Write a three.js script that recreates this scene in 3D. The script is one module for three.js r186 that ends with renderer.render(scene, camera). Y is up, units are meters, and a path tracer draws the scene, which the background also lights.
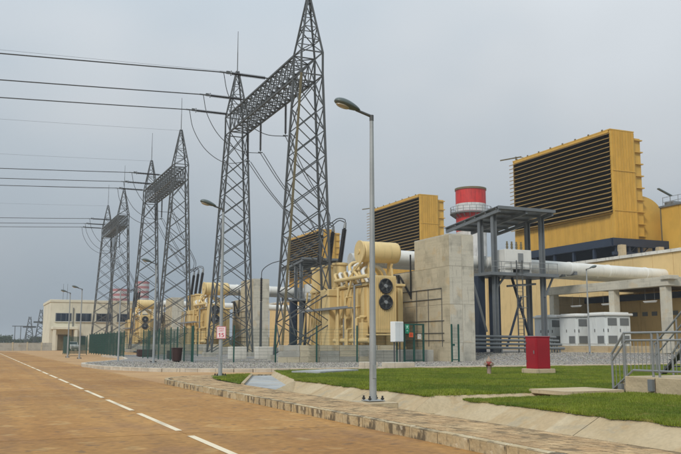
import * as THREE from 'three';
import { mergeGeometries } from 'three/addons/utils/BufferGeometryUtils.js';
import { RoundedBoxGeometry } from 'three/addons/geometries/RoundedBoxGeometry.js';

// ---------------------------------------------------------------- camera, sky, sun, exposure
const scene = new THREE.Scene();
const camera = new THREE.PerspectiveCamera(30.97, 1024 / 683, 0.1, 6000);
camera.position.set(0, 1.7, 0);
{
  const yaw = THREE.MathUtils.degToRad(23.785), pitch = THREE.MathUtils.degToRad(8.052);
  camera.lookAt(Math.sin(yaw) * Math.cos(pitch), 1.7 + Math.sin(pitch), -Math.cos(yaw) * Math.cos(pitch));
}
const renderer = new THREE.WebGLRenderer({ antialias: true });
renderer.setSize(1024, 683);
renderer.toneMapping = THREE.LinearToneMapping;
renderer.toneMappingExposure = 1.27;
renderer.shadowMap.enabled = true;

function rng(seed) { let s = seed >>> 0; return () => { s = (s + 0x6D2B79F5) >>> 0; let t = Math.imul(s ^ (s >>> 15), 1 | s); t = (t + Math.imul(t ^ (t >>> 7), 61 | t)) ^ t; return ((t ^ (t >>> 14)) >>> 0) / 4294967296; }; }
// periodic value noise, period in lattice cells
function makeNoise(seed) {
  const R = rng(seed), T = new Float32Array(4096); for (let i = 0; i < 4096; i++) T[i] = R();
  const h = (x, y) => T[(x * 73 + y * 1013 + ((x * y) % 61) * 7) & 4095];
  const n = (x, y, px, py) => {
    const x0 = Math.floor(x), y0 = Math.floor(y), fx = x - x0, fy = y - y0;
    const sx = fx * fx * (3 - 2 * fx), sy = fy * fy * (3 - 2 * fy);
    const a = ((x0 % px) + px) % px, b = ((x0 + 1) % px + px) % px, c = ((y0 % py) + py) % py, d = ((y0 + 1) % py + py) % py;
    return (h(a, c) * (1 - sx) + h(b, c) * sx) * (1 - sy) + (h(a, d) * (1 - sx) + h(b, d) * sx) * sy;
  };
  return (u, v, px, py, oct = 4) => { let s = 0, a = 0.5, t = 0; for (let o = 0; o < oct; o++) { s += a * n(u * px + o * 3.7, v * py + o * 1.3, px, py); t += a; a *= 0.55; px *= 2; py *= 2; } return s / t; };
}
// overcast sky: brightness grows smoothly with height over a cloud deck of broad soft patches
{
  const W = 512, H = 256, d = new Float32Array(W * H * 4), N = makeNoise(5);
  for (let j = 0; j < H; j++) for (let i = 0; i < W; i++) {
    const el = ((j + 0.5) / H - 0.5) * Math.PI, s = Math.sin(el);
    const up = Math.max(0, s);
    let L = 0.258 + 0.54 * Math.pow(up, 0.78);
    const az = i / W * Math.PI * 2, r = Math.cos(el);
    const c = N(0.5 + r * Math.cos(az) * 0.5, 0.5 + r * Math.sin(az) * 0.5, 7, 7, 4) - 0.5;
    const c2 = N((i / W) % 1, j / H, 11, 14, 5) - 0.5;
    L *= 1 + 0.26 * c + 0.42 * c2;
    const w = Math.min(1, Math.max(0, 0.5 + 2.0 * c2 + 0.6 * c));          // warmer where the deck is thinner
    let R = L * (0.80 + 0.12 * w), G = L * (0.975 + 0.012 * w), B = L * (1.135 - 0.085 * w);
    if (s < 0) { R = 0.17; G = 0.14; B = 0.09; }
    const k = (j * W + i) * 4; d[k] = R; d[k + 1] = G; d[k + 2] = B; d[k + 3] = 1;
  }
  const t = new THREE.DataTexture(d, W, H, THREE.RGBAFormat, THREE.FloatType);
  t.mapping = THREE.EquirectangularReflectionMapping; t.magFilter = THREE.LinearFilter; t.minFilter = THREE.LinearFilter; t.wrapS = THREE.RepeatWrapping; t.needsUpdate = true;
  scene.background = t; scene.environment = t;
}
const sun = new THREE.DirectionalLight(new THREE.Color(1, 0.955, 0.88), 1.5);
sun.position.set(-70, 105, 20); sun.target.position.set(30, 0, -60);
sun.castShadow = true; sun.shadow.radius = 26; sun.shadow.mapSize.set(4096, 4096);
Object.assign(sun.shadow.camera, { left: -160, right: 160, top: 160, bottom: -160, near: 1, far: 500 });
scene.add(sun, sun.target);
scene.fog = new THREE.FogExp2(new THREE.Color(0.60, 0.64, 0.68), 0.00035);

// ---------------------------------------------------------------- helpers
const V = (x, y, z) => new THREE.Vector3(x, y, z);
const clean = g => { const n = g.index ? g.toNonIndexed() : g; n.deleteAttribute('uv'); return n; };
function box(w, h, d, x = 0, y = 0, z = 0, rx = 0, ry = 0, rz = 0) {
  const g = new THREE.BoxGeometry(w, h, d); g.applyMatrix4(new THREE.Matrix4().makeRotationFromEuler(new THREE.Euler(rx, ry, rz)).setPosition(x, y, z)); return clean(g);
}
function rbox(w, h, d, x = 0, y = 0, z = 0, r = 0.02, ry = 0) {
  const g = new RoundedBoxGeometry(w, h, d, 1, r); g.rotateY(ry); g.translate(x, y, z); return clean(g);
}
const UP = V(0, 1, 0);
function frame(p, q) {                       // matrix whose y axis runs p -> q, at the middle
  const d = q.clone().sub(p), len = d.length(); d.normalize();
  const Q = new THREE.Quaternion().setFromUnitVectors(UP, d);
  return { len, m: new THREE.Matrix4().compose(p.clone().add(q).multiplyScalar(0.5), Q, V(1, 1, 1)) };
}
function bar(p, q, w, t = w) { const f = frame(p, q), g = new THREE.BoxGeometry(w, f.len, t); g.applyMatrix4(f.m); return clean(g); }
function cyl(p, q, r0, r1 = r0, n = 12, open = false) { const f = frame(p, q), g = new THREE.CylinderGeometry(r1, r0, f.len, n, 1, open); g.applyMatrix4(f.m); return clean(g); }
function tube(pts, r, n = 24, k = 6) { return clean(new THREE.TubeGeometry(new THREE.CatmullRomCurve3(pts), n, r, k, false)); }
function lathe(profile, n = 20, x = 0, y = 0, z = 0) { const g = new THREE.LatheGeometry(profile.map(a => new THREE.Vector2(a[0], a[1])), n); g.translate(x, y, z); return clean(g); }
function quadStrip(quads) {                  // list of [a,b,c,d] corner vectors
  const p = []; for (const [a, b, c, d] of quads) for (const v of [a, b, c, a, c, d]) p.push(v.x, v.y, v.z);
  const g = new THREE.BufferGeometry(); g.setAttribute('position', new THREE.Float32BufferAttribute(p, 3)); g.computeVertexNormals(); return g;
}
function poly(pts, y) {                      // flat polygon sheet from [x,z] points
  const s = new THREE.Shape(pts.map(a => new THREE.Vector2(a[0], -a[1]))); const g = new THREE.ShapeGeometry(s); g.rotateX(-Math.PI / 2); g.translate(0, y, 0); return clean(g);
}
function slabPoly(pts, y0, y1) {
  const s = new THREE.Shape(pts.map(a => new THREE.Vector2(a[0], -a[1]))); const g = new THREE.ExtrudeGeometry(s, { depth: y1 - y0, bevelEnabled: false }); g.rotateX(-Math.PI / 2); g.translate(0, y0, 0); return clean(g);
}
function setUV(g, off = [0, 0]) {            // uv in metres, by the way each face points
  const p = g.attributes.position, n = g.attributes.normal, uv = new Float32Array(p.count * 2);
  for (let i = 0; i < p.count; i++) {
    const ax = Math.abs(n.getX(i)), ay = Math.abs(n.getY(i)), az = Math.abs(n.getZ(i));
    let u, v; if (ay >= ax && ay >= az) { u = p.getX(i); v = p.getZ(i); } else if (ax >= az) { u = p.getZ(i); v = p.getY(i); } else { u = p.getX(i); v = p.getY(i); }
    uv[2 * i] = u + off[0]; uv[2 * i + 1] = v + off[1];
  }
  g.setAttribute('uv', new THREE.BufferAttribute(uv, 2)); return g;
}
const join = (geos, off) => setUV(geos.length > 1 ? mergeGeometries(geos) : geos[0], off);
const used = {};
function numbered(n) { if (!(n in used)) { used[n] = 0; return n; } used[n]++; return n + '_' + String(used[n]).padStart(3, '0'); }
function shade(o) { o.castShadow = true; o.receiveShadow = true; return o; }
function part(name, geos, material, parent, off) { const m = shade(new THREE.Mesh(Array.isArray(geos) ? join(geos, off) : geos, material)); m.name = name; parent.add(m); return m; }
function thing(name, label, category, pos = [0, 0, 0], ry = 0, group) {
  const o = new THREE.Group(); o.name = numbered(name); o.position.set(...pos); o.rotation.y = ry; o.userData = { label, category }; if (group) o.userData.group = group; scene.add(o); return o;
}
function single(name, geos, material, label, category, group, pos) {
  const m = part(numbered(name), geos, material, scene); m.userData = { label, category }; if (group) m.userData.group = group; if (pos) m.position.set(...pos); return m;
}
function structure(name, geos, material) { const m = part(numbered(name), geos, material, scene); m.userData = { kind: 'structure' }; return m; }
function structureGroup(name) { const o = new THREE.Group(); o.name = numbered(name); o.userData = { kind: 'structure' }; scene.add(o); return o; }
function dup(root, base, pos, label, ry) {
  const r = root.clone(); r.name = numbered(base); r.position.set(...pos); if (ry !== undefined) r.rotation.y = ry; r.userData = { ...root.userData, label }; scene.add(r); return r;
}
const UNIT = setUV(clean(new THREE.BoxGeometry(1, 1, 1)));
function member(name, p, q, w, material, parent) {     // one straight steel member, sharing one box
  const f = frame(p, q), m = shade(new THREE.Mesh(UNIT, material)); m.name = name;
  m.applyMatrix4(f.m); m.scale.set(w, f.len, w); parent.add(m); return m;
}

// ---------------------------------------------------------------- materials
const toS = x => { x = Math.min(1, Math.max(0, x)); return Math.round(255 * (x <= 0.0031308 ? 12.92 * x : 1.055 * Math.pow(x, 1 / 2.4) - 0.055)); };
function colorTex(size, metres, fn) {
  const d = new Uint8Array(size * size * 4);
  for (let j = 0; j < size; j++) for (let i = 0; i < size; i++) { const c = fn(i / size, j / size), k = (j * size + i) * 4; d[k] = toS(c[0]); d[k + 1] = toS(c[1]); d[k + 2] = toS(c[2]); d[k + 3] = 255; }
  const t = new THREE.DataTexture(d, size, size); t.colorSpace = THREE.SRGBColorSpace; t.magFilter = THREE.LinearFilter; t.minFilter = THREE.LinearMipmapLinearFilter; t.generateMipmaps = true; t.wrapS = t.wrapT = THREE.RepeatWrapping; t.repeat.set(1 / metres, 1 / metres); t.needsUpdate = true; return t;
}
function greyTex(size, metres, fn) {
  const d = new Uint8Array(size * size * 4);
  for (let j = 0; j < size; j++) for (let i = 0; i < size; i++) { const c = Math.round(255 * Math.min(1, Math.max(0, fn(i / size, j / size)))), k = (j * size + i) * 4; d[k] = d[k + 1] = d[k + 2] = c; d[k + 3] = 255; }
  const t = new THREE.DataTexture(d, size, size); t.magFilter = THREE.LinearFilter; t.wrapS = t.wrapT = THREE.RepeatWrapping; t.repeat.set(1 / metres, 1 / metres); t.needsUpdate = true; return t;
}
const mix = (a, b, t) => [a[0] + (b[0] - a[0]) * t, a[1] + (b[1] - a[1]) * t, a[2] + (b[2] - a[2]) * t];
const sat = x => Math.min(1, Math.max(0, x));
const sstep = (a, b, x) => { const t = sat((x - a) / (b - a)); return t * t * (3 - 2 * t); };
const N1 = makeNoise(11), N2 = makeNoise(23), N3 = makeNoise(37), N4 = makeNoise(53);
// road: concrete slabs under a film of reddish laterite dust, in patches and long wheel-borne streaks
const roadTex = colorTex(2048, 24, (u, v) => {
  const big = N1(u, v, 5, 4, 5), str = N2(u, v, 30, 2, 4), fine = N3(u, v, 250, 250, 2), mid = N4(u, v, 26, 18, 5), spot = N2(u, v, 90, 90, 3), tr = Math.pow(Math.abs(Math.sin(u * 6.2832 * 10)), 6);
  let c = mix([0.325, 0.158, 0.042], [0.425, 0.226, 0.067], sat(0.5 + (big - 0.5) * 2.2 + (str - 0.5) * 1.2));
  c = mix(c, [0.22, 0.115, 0.05], 0.35 * tr * sstep(0.4, 0.65, str)); c = mix(c, [0.14, 0.09, 0.05], 0.6 * sstep(0.7, 0.8, spot)); c = mix(c, [0.5, 0.33, 0.14], 0.4 * sstep(0.64, 0.8, N1(u, v, 40, 40, 3)));
  c = mix(c, [0.27, 0.145, 0.07], 0.38 * sstep(0.56, 0.78, mid));
  const g = 0.74 + 0.52 * fine; return c.map(x => x * g);
});
const slabTone = [1.0, 0.94, 1.05, 0.97];
const dustTex = colorTex(512, 14, (u, v) => { const a = N2(u, v, 5, 5, 5), f = N3(u, v, 90, 90, 3); const c = mix([0.36, 0.20, 0.085], [0.50, 0.31, 0.14], sat(0.5 + (a - 0.5) * 2)); return c.map(x => x * (0.85 + 0.3 * f)); });
// plain multiplier textures: mottle, and grimy concrete
const mottle = colorTex(512, 5, (u, v) => { const m = 0.80 + 0.2 * sat(N1(u, v, 6, 6, 5) * 1.5 - 0.2), f = 0.94 + 0.12 * N3(u, v, 90, 90, 2); return [m * f, m * f, m * f]; });
const streaky = colorTex(512, 6, (u, v) => { const m = N2(u, v, 34, 3, 4), b = N1(u, v, 5, 5, 4), f = N3(u, v, 90, 90, 2); const k = 1 - 0.30 * sstep(0.52, 0.8, m) - 0.16 * sstep(0.45, 0.75, b); return [k * (0.94 + 0.1 * f), k * (0.93 + 0.1 * f), k * (0.91 + 0.1 * f)]; });
const concTex = colorTex(1024, 7.3, (u, v) => { const b = N1(u, v, 6, 6, 5), d = N2(u, v, 60, 4, 4), h = N4(u, v, 3, 40, 3), f = N3(u, v, 120, 120, 3); const k = 1 - 0.20 * sstep(0.45, 0.75, b) - 0.28 * sstep(0.66, 0.8, d) - 0.08 * sstep(0.55, 0.75, h); let c = [k, k, k]; c = mix(c, [0.95, 0.72, 0.42], 0.35 * sstep(0.6, 0.78, N4(u, v, 7, 9, 4))); return c.map(x => x * (0.9 + 0.16 * f)); });
const cladTex = colorTex(512, 6.7, (u, v) => { const b = N1(u, v, 4, 4, 4), d = N2(u, v, 46, 3, 4), f = N3(u, v, 100, 100, 2); const k = 1 - 0.10 * sstep(0.45, 0.75, b) - 0.16 * sstep(0.62, 0.8, d); return [k, k * (0.985 + 0.03 * f), k * (0.96 + 0.05 * f)]; });
const kerbTex = colorTex(512, 3.1, (u, v) => { const m = N2(u, v, 17, 10, 5), b = N4(u, v, 24, 24, 4), f = N3(u, v, 80, 80, 2); let c = mix([0.42, 0.29, 0.13], [0.50, 0.41, 0.26], sat(N1(u, v, 4, 4, 3) * 2 - 0.5)); c = mix(c, [0.10, 0.075, 0.045], 0.85 * sstep(0.49, 0.66, m)); c = mix(c, [0.70, 0.62, 0.46], 0.5 * sstep(0.66, 0.74, b)); return c.map(x => x * (0.85 + 0.3 * f)); });
const paverTex = colorTex(1024, 4.3, (u, v) => { const m = N2(u, v, 11, 9, 5), f = N3(u, v, 170, 170, 3), s = N4(u, v, 44, 44, 3); let c = mix([0.43, 0.275, 0.135], [0.55, 0.395, 0.215], sat(N1(u, v, 8, 8, 4) * 2 - 0.5)); c = mix(c, [0.13, 0.095, 0.05], 0.7 * sstep(0.57, 0.69, m)); c = mix(c, [0.2, 0.14, 0.075], 0.6 * sstep(0.6, 0.72, s)); return c.map(x => x * (0.75 + 0.5 * f)); });
const drainTex = colorTex(512, 5.2, (u, v) => { const m = N2(u, v, 5, 9, 5), b = N4(u, v, 20, 8, 4), f = N3(u, v, 110, 110, 3); let c = mix([0.43, 0.325, 0.185], [0.52, 0.42, 0.27], sat(N1(u, v, 5, 5, 4) * 2 - 0.5)); c = mix(c, [0.40, 0.27, 0.13], 0.5 * sstep(0.55, 0.72, m)); c = mix(c, [0.36, 0.31, 0.22], 0.5 * sstep(0.6, 0.75, b)); return c.map(x => x * (0.87 + 0.26 * f)); });
const gravelTex = colorTex(1024, 9, (u, v) => { const f = N3(u, v, 240, 240, 2), b = N1(u, v, 7, 7, 4); const k = 0.11 + 0.30 * sstep(0.25, 0.75, f); let c = [k * 1.0, k * 0.97, k * 0.93]; c = mix(c, [0.36, 0.26, 0.15], 0.45 * sstep(0.5, 0.75, b)); return c; });
const gravelBump = greyTex(512, 4.5, (u, v) => N3(u, v, 130, 130, 2));
const soilTex = colorTex(512, 7, (u, v) => { const b = N1(u, v, 6, 6, 5), f = N3(u, v, 120, 120, 3); let c = mix([0.085, 0.12, 0.010], [0.14, 0.17, 0.014], b); c = mix(c, [0.16, 0.12, 0.045], 0.55 * sstep(0.6, 0.78, N2(u, v, 12, 12, 4))); return c.map(x => x * (0.75 + 0.5 * f)); });
const earthTex = colorTex(512, 60, (u, v) => { const b = N1(u, v, 8, 8, 5), f = N3(u, v, 100, 100, 3); const c = mix([0.12, 0.12, 0.045], [0.30, 0.21, 0.10], sat(b * 2 - 0.5)); return c.map(x => x * (0.8 + 0.4 * f)); });
const fineBump = greyTex(256, 0.6, (u, v) => N3(u, v, 40, 40, 3));
const roughBump = greyTex(512, 2.5, (u, v) => N1(u, v, 40, 40, 4));

const lin = (r, g, b) => new THREE.Color().setRGB(r, g, b);
function M(r, g, b, rough = 0.8, o = {}) { return new THREE.MeshStandardMaterial({ color: lin(r, g, b), roughness: rough, ...o }); }
const m = {
  road: slabTone.map(t => M(t, t, t * 0.99, 0.9, { map: roadTex, bumpMap: fineBump, bumpScale: 0.004 })),
  dust: M(1, 1, 1, 0.95, { map: dustTex, bumpMap: fineBump, bumpScale: 0.004 }),
  joint: M(0.06, 0.04, 0.025, 1),
  paint: M(0.80, 0.69, 0.50, 0.8, { map: streaky }),
  kerb: [1, 0.92, 1.06].map(t => M(t, t, t, 0.9, { map: kerbTex, bumpMap: roughBump, bumpScale: 0.012 })),
  paver: [1, 0.86, 1.1, 0.93].map(t => M(t, t * 0.99, t * 0.97, 0.92, { map: paverTex, bumpMap: fineBump, bumpScale: 0.004 })),
  yardKerb: [1, 0.93].map(t => M(0.60 * t, 0.53 * t, 0.42 * t, 0.9, { map: concTex })),
  bed: M(0.07, 0.055, 0.035, 1),
  drain: M(1, 1, 1, 0.9, { map: drainTex, bumpMap: roughBump, bumpScale: 0.01 }),
  channel: M(0.42, 0.43, 0.42, 0.9, { map: concTex, bumpMap: roughBump, bumpScale: 0.01 }),
  gravel: M(1, 1, 1, 1, { map: gravelTex, bumpMap: gravelBump, bumpScale: 0.03 }),
  soil: M(1, 1, 1, 1, { map: soilTex, bumpMap: roughBump, bumpScale: 0.02 }),
  earth: M(1, 1, 1, 1, { map: earthTex }),
  galv: M(0.30, 0.31, 0.31, 0.5, { metalness: 0.35, map: mottle }),
  galvDark: M(0.115, 0.12, 0.12, 0.55, { metalness: 0.3, map: mottle }),
  rustSteel: M(0.175, 0.145, 0.08, 0.75, { map: mottle }),
  pole: M(0.40, 0.42, 0.42, 0.45, { metalness: 0.35, map: mottle }),
  lampHead: M(0.10, 0.125, 0.12, 0.45),
  lampLens: new THREE.MeshPhysicalMaterial({ color: lin(0.40, 0.35, 0.26), roughness: 0.25, clearcoat: 0.6 }),
  yellow: M(0.65, 0.39, 0.075, 0.55, { map: cladTex }),
  yellowB: M(0.61, 0.365, 0.07, 0.55, { map: cladTex }),
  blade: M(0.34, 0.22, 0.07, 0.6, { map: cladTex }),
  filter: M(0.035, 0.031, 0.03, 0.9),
  cream: M(0.68, 0.49, 0.23, 0.8, { map: cladTex }),
  creamWall: M(0.70, 0.66, 0.53, 0.85, { map: cladTex }),
  coping: M(0.68, 0.66, 0.60, 0.8, { map: streaky }),
  trafo: M(0.70, 0.525, 0.245, 0.5, { map: cladTex }),
  concrete: M(0.54, 0.47, 0.33, 0.9, { map: concTex, bumpMap: roughBump, bumpScale: 0.01 }),
  concreteB: M(0.58, 0.54, 0.44, 0.9, { map: concTex, bumpMap: roughBump, bumpScale: 0.01 }),
  concretePale: M(0.55, 0.44, 0.28, 0.9, { map: concTex, bumpMap: roughBump, bumpScale: 0.01 }),
  block: M(0.44, 0.42, 0.36, 0.95, { map: concTex, bumpMap: roughBump, bumpScale: 0.012 }),
  white: M(0.74, 0.73, 0.69, 0.5, { map: cladTex }),
  whiteClean: M(0.78, 0.78, 0.75, 0.45),
  cabinet: M(0.74, 0.77, 0.77, 0.5, { map: cladTex }),
  vent: M(0.17, 0.18, 0.18, 0.7),
  steel: M(0.17, 0.185, 0.195, 0.55, { map: mottle }),
  navy: M(0.022, 0.035, 0.062, 0.5, { map: mottle }),
  black: M(0.018, 0.018, 0.02, 0.5),
  cable: M(0.05, 0.05, 0.05, 0.5),
  insul: M(0.016, 0.015, 0.016, 0.3),
  green: M(0.012, 0.075, 0.055, 0.5),
  wire: M(0.03, 0.075, 0.06, 0.6),
  red: M(0.37, 0.008, 0.02, 0.4, { map: mottle }),
  stackRed: M(0.62, 0.035, 0.03, 0.6, { map: streaky }),
  stackWhite: M(0.66, 0.66, 0.66, 0.6, { map: streaky }),
  hazyRed: M(0.44, 0.17, 0.17, 0.8, { map: mottle }), hazyWhite: M(0.55, 0.52, 0.52, 0.8, { map: mottle }),  // far stack red and white, with distance haze mixed into the colour
  glass: new THREE.MeshPhysicalMaterial({ color: lin(0.018, 0.03, 0.05), roughness: 0.06, clearcoat: 1 }),
  tyre: M(0.02, 0.02, 0.02, 0.9),
  binBrown: M(0.05, 0.022, 0.018, 0.6),
  rubber: M(0.03, 0.03, 0.03, 0.8),
};

// ---------------------------------------------------------------- ground, road, pavement, drains, lawns
structure('ground', [poly([[-2500, 600], [2500, 600], [2500, -3500], [-2500, -3500]], -0.06)], m.earth);
structure('yard_apron', [poly([[7.32, -33], [95, -33], [95, -230], [-40, -230], [-40, -168], [7.32, -168]], -0.012)], m.dust);
{
  const road = structureGroup('road'), R = rng(3);
  part('joint_filler', [poly([[0.1, 12], [7.36, 12], [7.36, -168], [0.1, -168]], -0.02)], m.joint, road);
  const L = 5.3;
  for (let k = -4; k < 28; k++) {
    const z1 = -15.8 - L * k, z0 = z1 - L;
    for (const [xa, xb] of [[0.12, 3.72], [3.735, 7.335]]) {
      const dx = 3.72 - 0.0; part('slab', [box(xb - xa, 0.05, L - 0.032, (xa + xb) / 2, -0.025 - R() * 0.004, (z0 + z1) / 2)], m.road[Math.floor(R() * 4)], road, [k * 0.0, 0]);
    }
    part('lane_dash', [box(0.13, 0.004, L - 0.98, 3.73, 0.004, (z0 + z1) / 2)], m.paint, road);
  }
}
function runStones(path, parent, wide, tall, top, R, step = 1.0, mats = m.kerb) {      // one kerb stone after the other along a path
  const curve = new THREE.CurvePath(); for (let i = 0; i + 1 < path.length; i++) curve.add(new THREE.LineCurve3(V(path[i][0], 0, path[i][1]), V(path[i + 1][0], 0, path[i + 1][1])));
  const len = curve.getLength(), n = Math.round(len / step), geos = [0, 1, 2, 3, 4].map(i => setUV(rbox(wide, tall, len / n - 0.014, 0, 0, 0, 0.022), [i * 0.71, i * 0.37]));
  for (let i = 0; i < n; i++) {
    const a = curve.getPointAt(i / n), b = curve.getPointAt((i + 1) / n), k = shade(new THREE.Mesh(geos[Math.floor(R() * 5)], mats[Math.floor(R() * mats.length)]));
    k.name = 'kerb_stone'; k.position.set((a.x + b.x) / 2 + (R() - 0.5) * 0.008, top - tall / 2 + (R() - 0.5) * 0.01, (a.z + b.z) / 2);
    k.rotation.set((R() - 0.5) * 0.006, Math.atan2(b.x - a.x, b.z - a.z) + (R() - 0.5) * 0.006, 0); parent.add(k);
  }
}
const arc = []; for (let i = 0; i <= 12; i++) { const a = Math.PI + i / 12 * Math.PI / 2; arc.push([11.4 + 4.0 * Math.cos(a), -34.5 + 4.0 * Math.sin(a)]); }
{
  const R = rng(7);
  runStones([[7.4, 2.5], [7.4, -34.5]], structureGroup('kerb'), 0.17, 0.34, 0.2, R);
  runStones([[0.02, 6], [0.02, -166]], structureGroup('far_side_kerb'), 0.17, 0.34, 0.15, R, 2.0);
  structure('verge', [poly([[-0.07, 12], [-14, 12], [-14, -168], [-0.07, -168]], 0.11)], m.dust);
  runStones(arc.concat([[14, -38.5]]), structureGroup('corner_kerb'), 0.17, 0.34, 0.2, R, 0.62);
}
const inPoly = (P, x, z) => { let c = false; for (let i = 0, j = P.length - 1; i < P.length; j = i++) if ((P[i][1] > z) !== (P[j][1] > z) && x < (P[j][0] - P[i][0]) * (z - P[i][1]) / (P[j][1] - P[i][1]) + P[i][0]) c = !c; return c; };
const lawnC = [[8.98, -29.6], [9.3, -34.3], [9.9, -36.8], [11.2, -38.1], [12.15, -38.3]];
{
  const pave = structureGroup('pavement'), R = rng(19), P = 0.214;
  part('bed', [poly([[7.45, 3], [9.0, 3], [9.0, -29.6], [9.3, -34.3], [9.9, -36.8], [11.2, -38.1], [11.2, -38.38], ...arc.map(a => [a[0] + 0.06, a[1] + 0.03]).reverse().slice(1)], 0.18)], m.bed, pave);
  const rest = [0, 1, 2, 3].map(() => []); let count = 0;
  for (let row = 0; row < 146; row++) for (let c = 0; c < 18; c++) {
    const z = -7.3 - row * P, x = 7.60 + c * P + 0;
    if (z > -29.5 ? c > 6 : false) continue;
    if (z <= -29.5) {
      if (c > 6 && (z > -33.5 || inPoly(lawnC, x + 0.1, z))) continue;
      if (inPoly(lawnC, x, z) || inPoly(lawnC, x + 0.11, z)) continue;
      if (z < -34.4 && x < 11.4 && Math.hypot(x - 11.4, z + 34.5) > 3.8) continue;
      if (x > 9.1 + Math.max(0, -z - 29.5) * 0.28) continue;
    }
    const g = box(P - 0.016, 0.05, P - 0.016, x, 0.175 + (R() - 0.5) * 0.005, z, (R() - 0.5) * 0.02, 0, (R() - 0.5) * 0.02), k = Math.floor(R() * 4);
    if (count < 300) { part('paver', [g], m.paver[k], pave); count++; } else rest[k].push(g);
  }
  rest.forEach((l, k) => { part('paver_field', l, m.paver[k], pave).userData.kind = 'stuff'; });
}
{
  const d = structureGroup('roadside_drain');
  const Q = (x0, y0, x1, y1, z0a, z1a, z0b, z1b) => [V(x0, y0, z0a), V(x1, y1, z0b), V(x1, y1, z1b), V(x0, y0, z1a)];
  const bank = (name, quads, mt = m.drain) => part(name, [quadStrip(quads)], mt, d);
  bank('near_bank', [Q(9.0, 0.2, 9.3, -0.15, 4, -26.3, 4, -26.3)]);
  bank('floor', [Q(9.3, -0.15, 9.8, -0.15, 4, -26.3, 4, -26.3)]);
  // far bank cast in bays about 4 m long with open joints between them
  const cuts = [4, 0, -4.1, -8.2, -12.4, -17.1];
  for (let i = 0; i + 1 < cuts.length; i++) { const e = i + 2 === cuts.length; bank('bank_bay', [Q(9.8, -0.15, 10.8, 0.35, cuts[i] - 0.008, e ? -17.6 : cuts[i + 1] + 0.008, cuts[i] - 0.008, e ? -17.1 : cuts[i + 1] + 0.008)]); }
  const cuts2 = [-18.7, -22.2, -25.4, -28.5];
  for (let i = 0; i + 1 < cuts2.length; i++) { const s = i === 0, e = i + 2 === cuts2.length; bank('bank_bay', [Q(9.8, -0.15, 10.8, 0.35, s ? -18.3 : cuts2[i] - 0.008, e ? -26.3 : cuts2[i + 1] + 0.008, cuts2[i] - 0.008, e ? -28.5 : cuts2[i + 1] + 0.008)]); }
  // the branch that runs in under the footbridge slab
  bank('branch_bank', [[V(9.8, -0.15, -17.6), V(10.8, 0.35, -17.1), V(15.95, 0.35, -17.1), V(15.95, -0.15, -17.6)]]);
  bank('branch_floor', [[V(9.8, -0.15, -17.6), V(15.95, -0.15, -17.6), V(15.95, -0.15, -18.3), V(9.8, -0.15, -18.3)]], m.dust);
  bank('branch_bank', [[V(9.8, -0.15, -18.3), V(15.95, -0.15, -18.3), V(15.95, 0.35, -18.7), V(10.8, 0.35, -18.7)]]);
  bank('end_wall', [[V(15.95, -0.15, -17.6), V(15.95, 0.35, -17.1), V(15.95, 0.35, -18.7), V(15.95, -0.15, -18.3)]]);
  // the wide grey channel that turns off towards the yard
  bank('channel_floor', [[V(9.2, 0.14, -26.35), V(10.55, 0.14, -28.75), V(12.1, 0.14, -38.35), V(8.95, 0.14, -29.1)], [V(10.55, 0.14, -28.75), V(13.2, 0.14, -38.35), V(12.6, 0.14, -38.35), V(12.1, 0.14, -38.35)], [V(8.95, 0.14, -29.1), V(8.95, 0.14, -26.35), V(9.2, 0.14, -26.35), V(9.0, 0.14, -29.1)]], m.channel);
  bank('channel_bank', [[V(10.55, 0.14, -28.75), V(10.8, 0.35, -28.5), V(13.4, 0.35, -38.35), V(13.2, 0.14, -38.35)], [V(9.2, 0.14, -26.35), V(9.8, -0.15, -26.3), V(10.8, 0.35, -28.5), V(10.55, 0.14, -28.75)]]);
  part('channel_edge', [bar(V(8.98, 0.17, -29.3), V(12.22, 0.17, -38.35), 0.1, 0.16)], m.drain, d);
  part('channel_edge', [bar(V(9.0, 0.13, -26.35), V(9.0, 0.13, -29.2), 0.1, 0.12)], m.drain, d);
  part('end_wall', [quadStrip([[V(9.0, 0.2, -26.31), V(9.2, 0.145, -26.34), V(9.8, -0.16, -26.31), V(9.3, -0.16, -26.31)]])], m.drain, d);
  part('bank_footing', [box(1.9, 0.02, 31, 9.9, -0.2, -11.4)], m.bed, d);
}
const lawnA = [[10.8, -18.7], [15.95, -18.7], [15.95, -17.9], [60, -17.9], [60, -38.3], [13.4, -38.3], [10.8, -28.5]];
const lawnB = [[10.8, 4], [10.8, -17.1], [15.95, -17.1], [15.95, -17.9], [60, -17.9], [60, 4]];
structure('lawn_soil', [poly(lawnA, 0.348)], m.soil);
structure('lawn_soil', [poly(lawnB, 0.348)], m.soil);
structure('lawn_soil', [poly(lawnC, 0.208)], m.soil);
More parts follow.
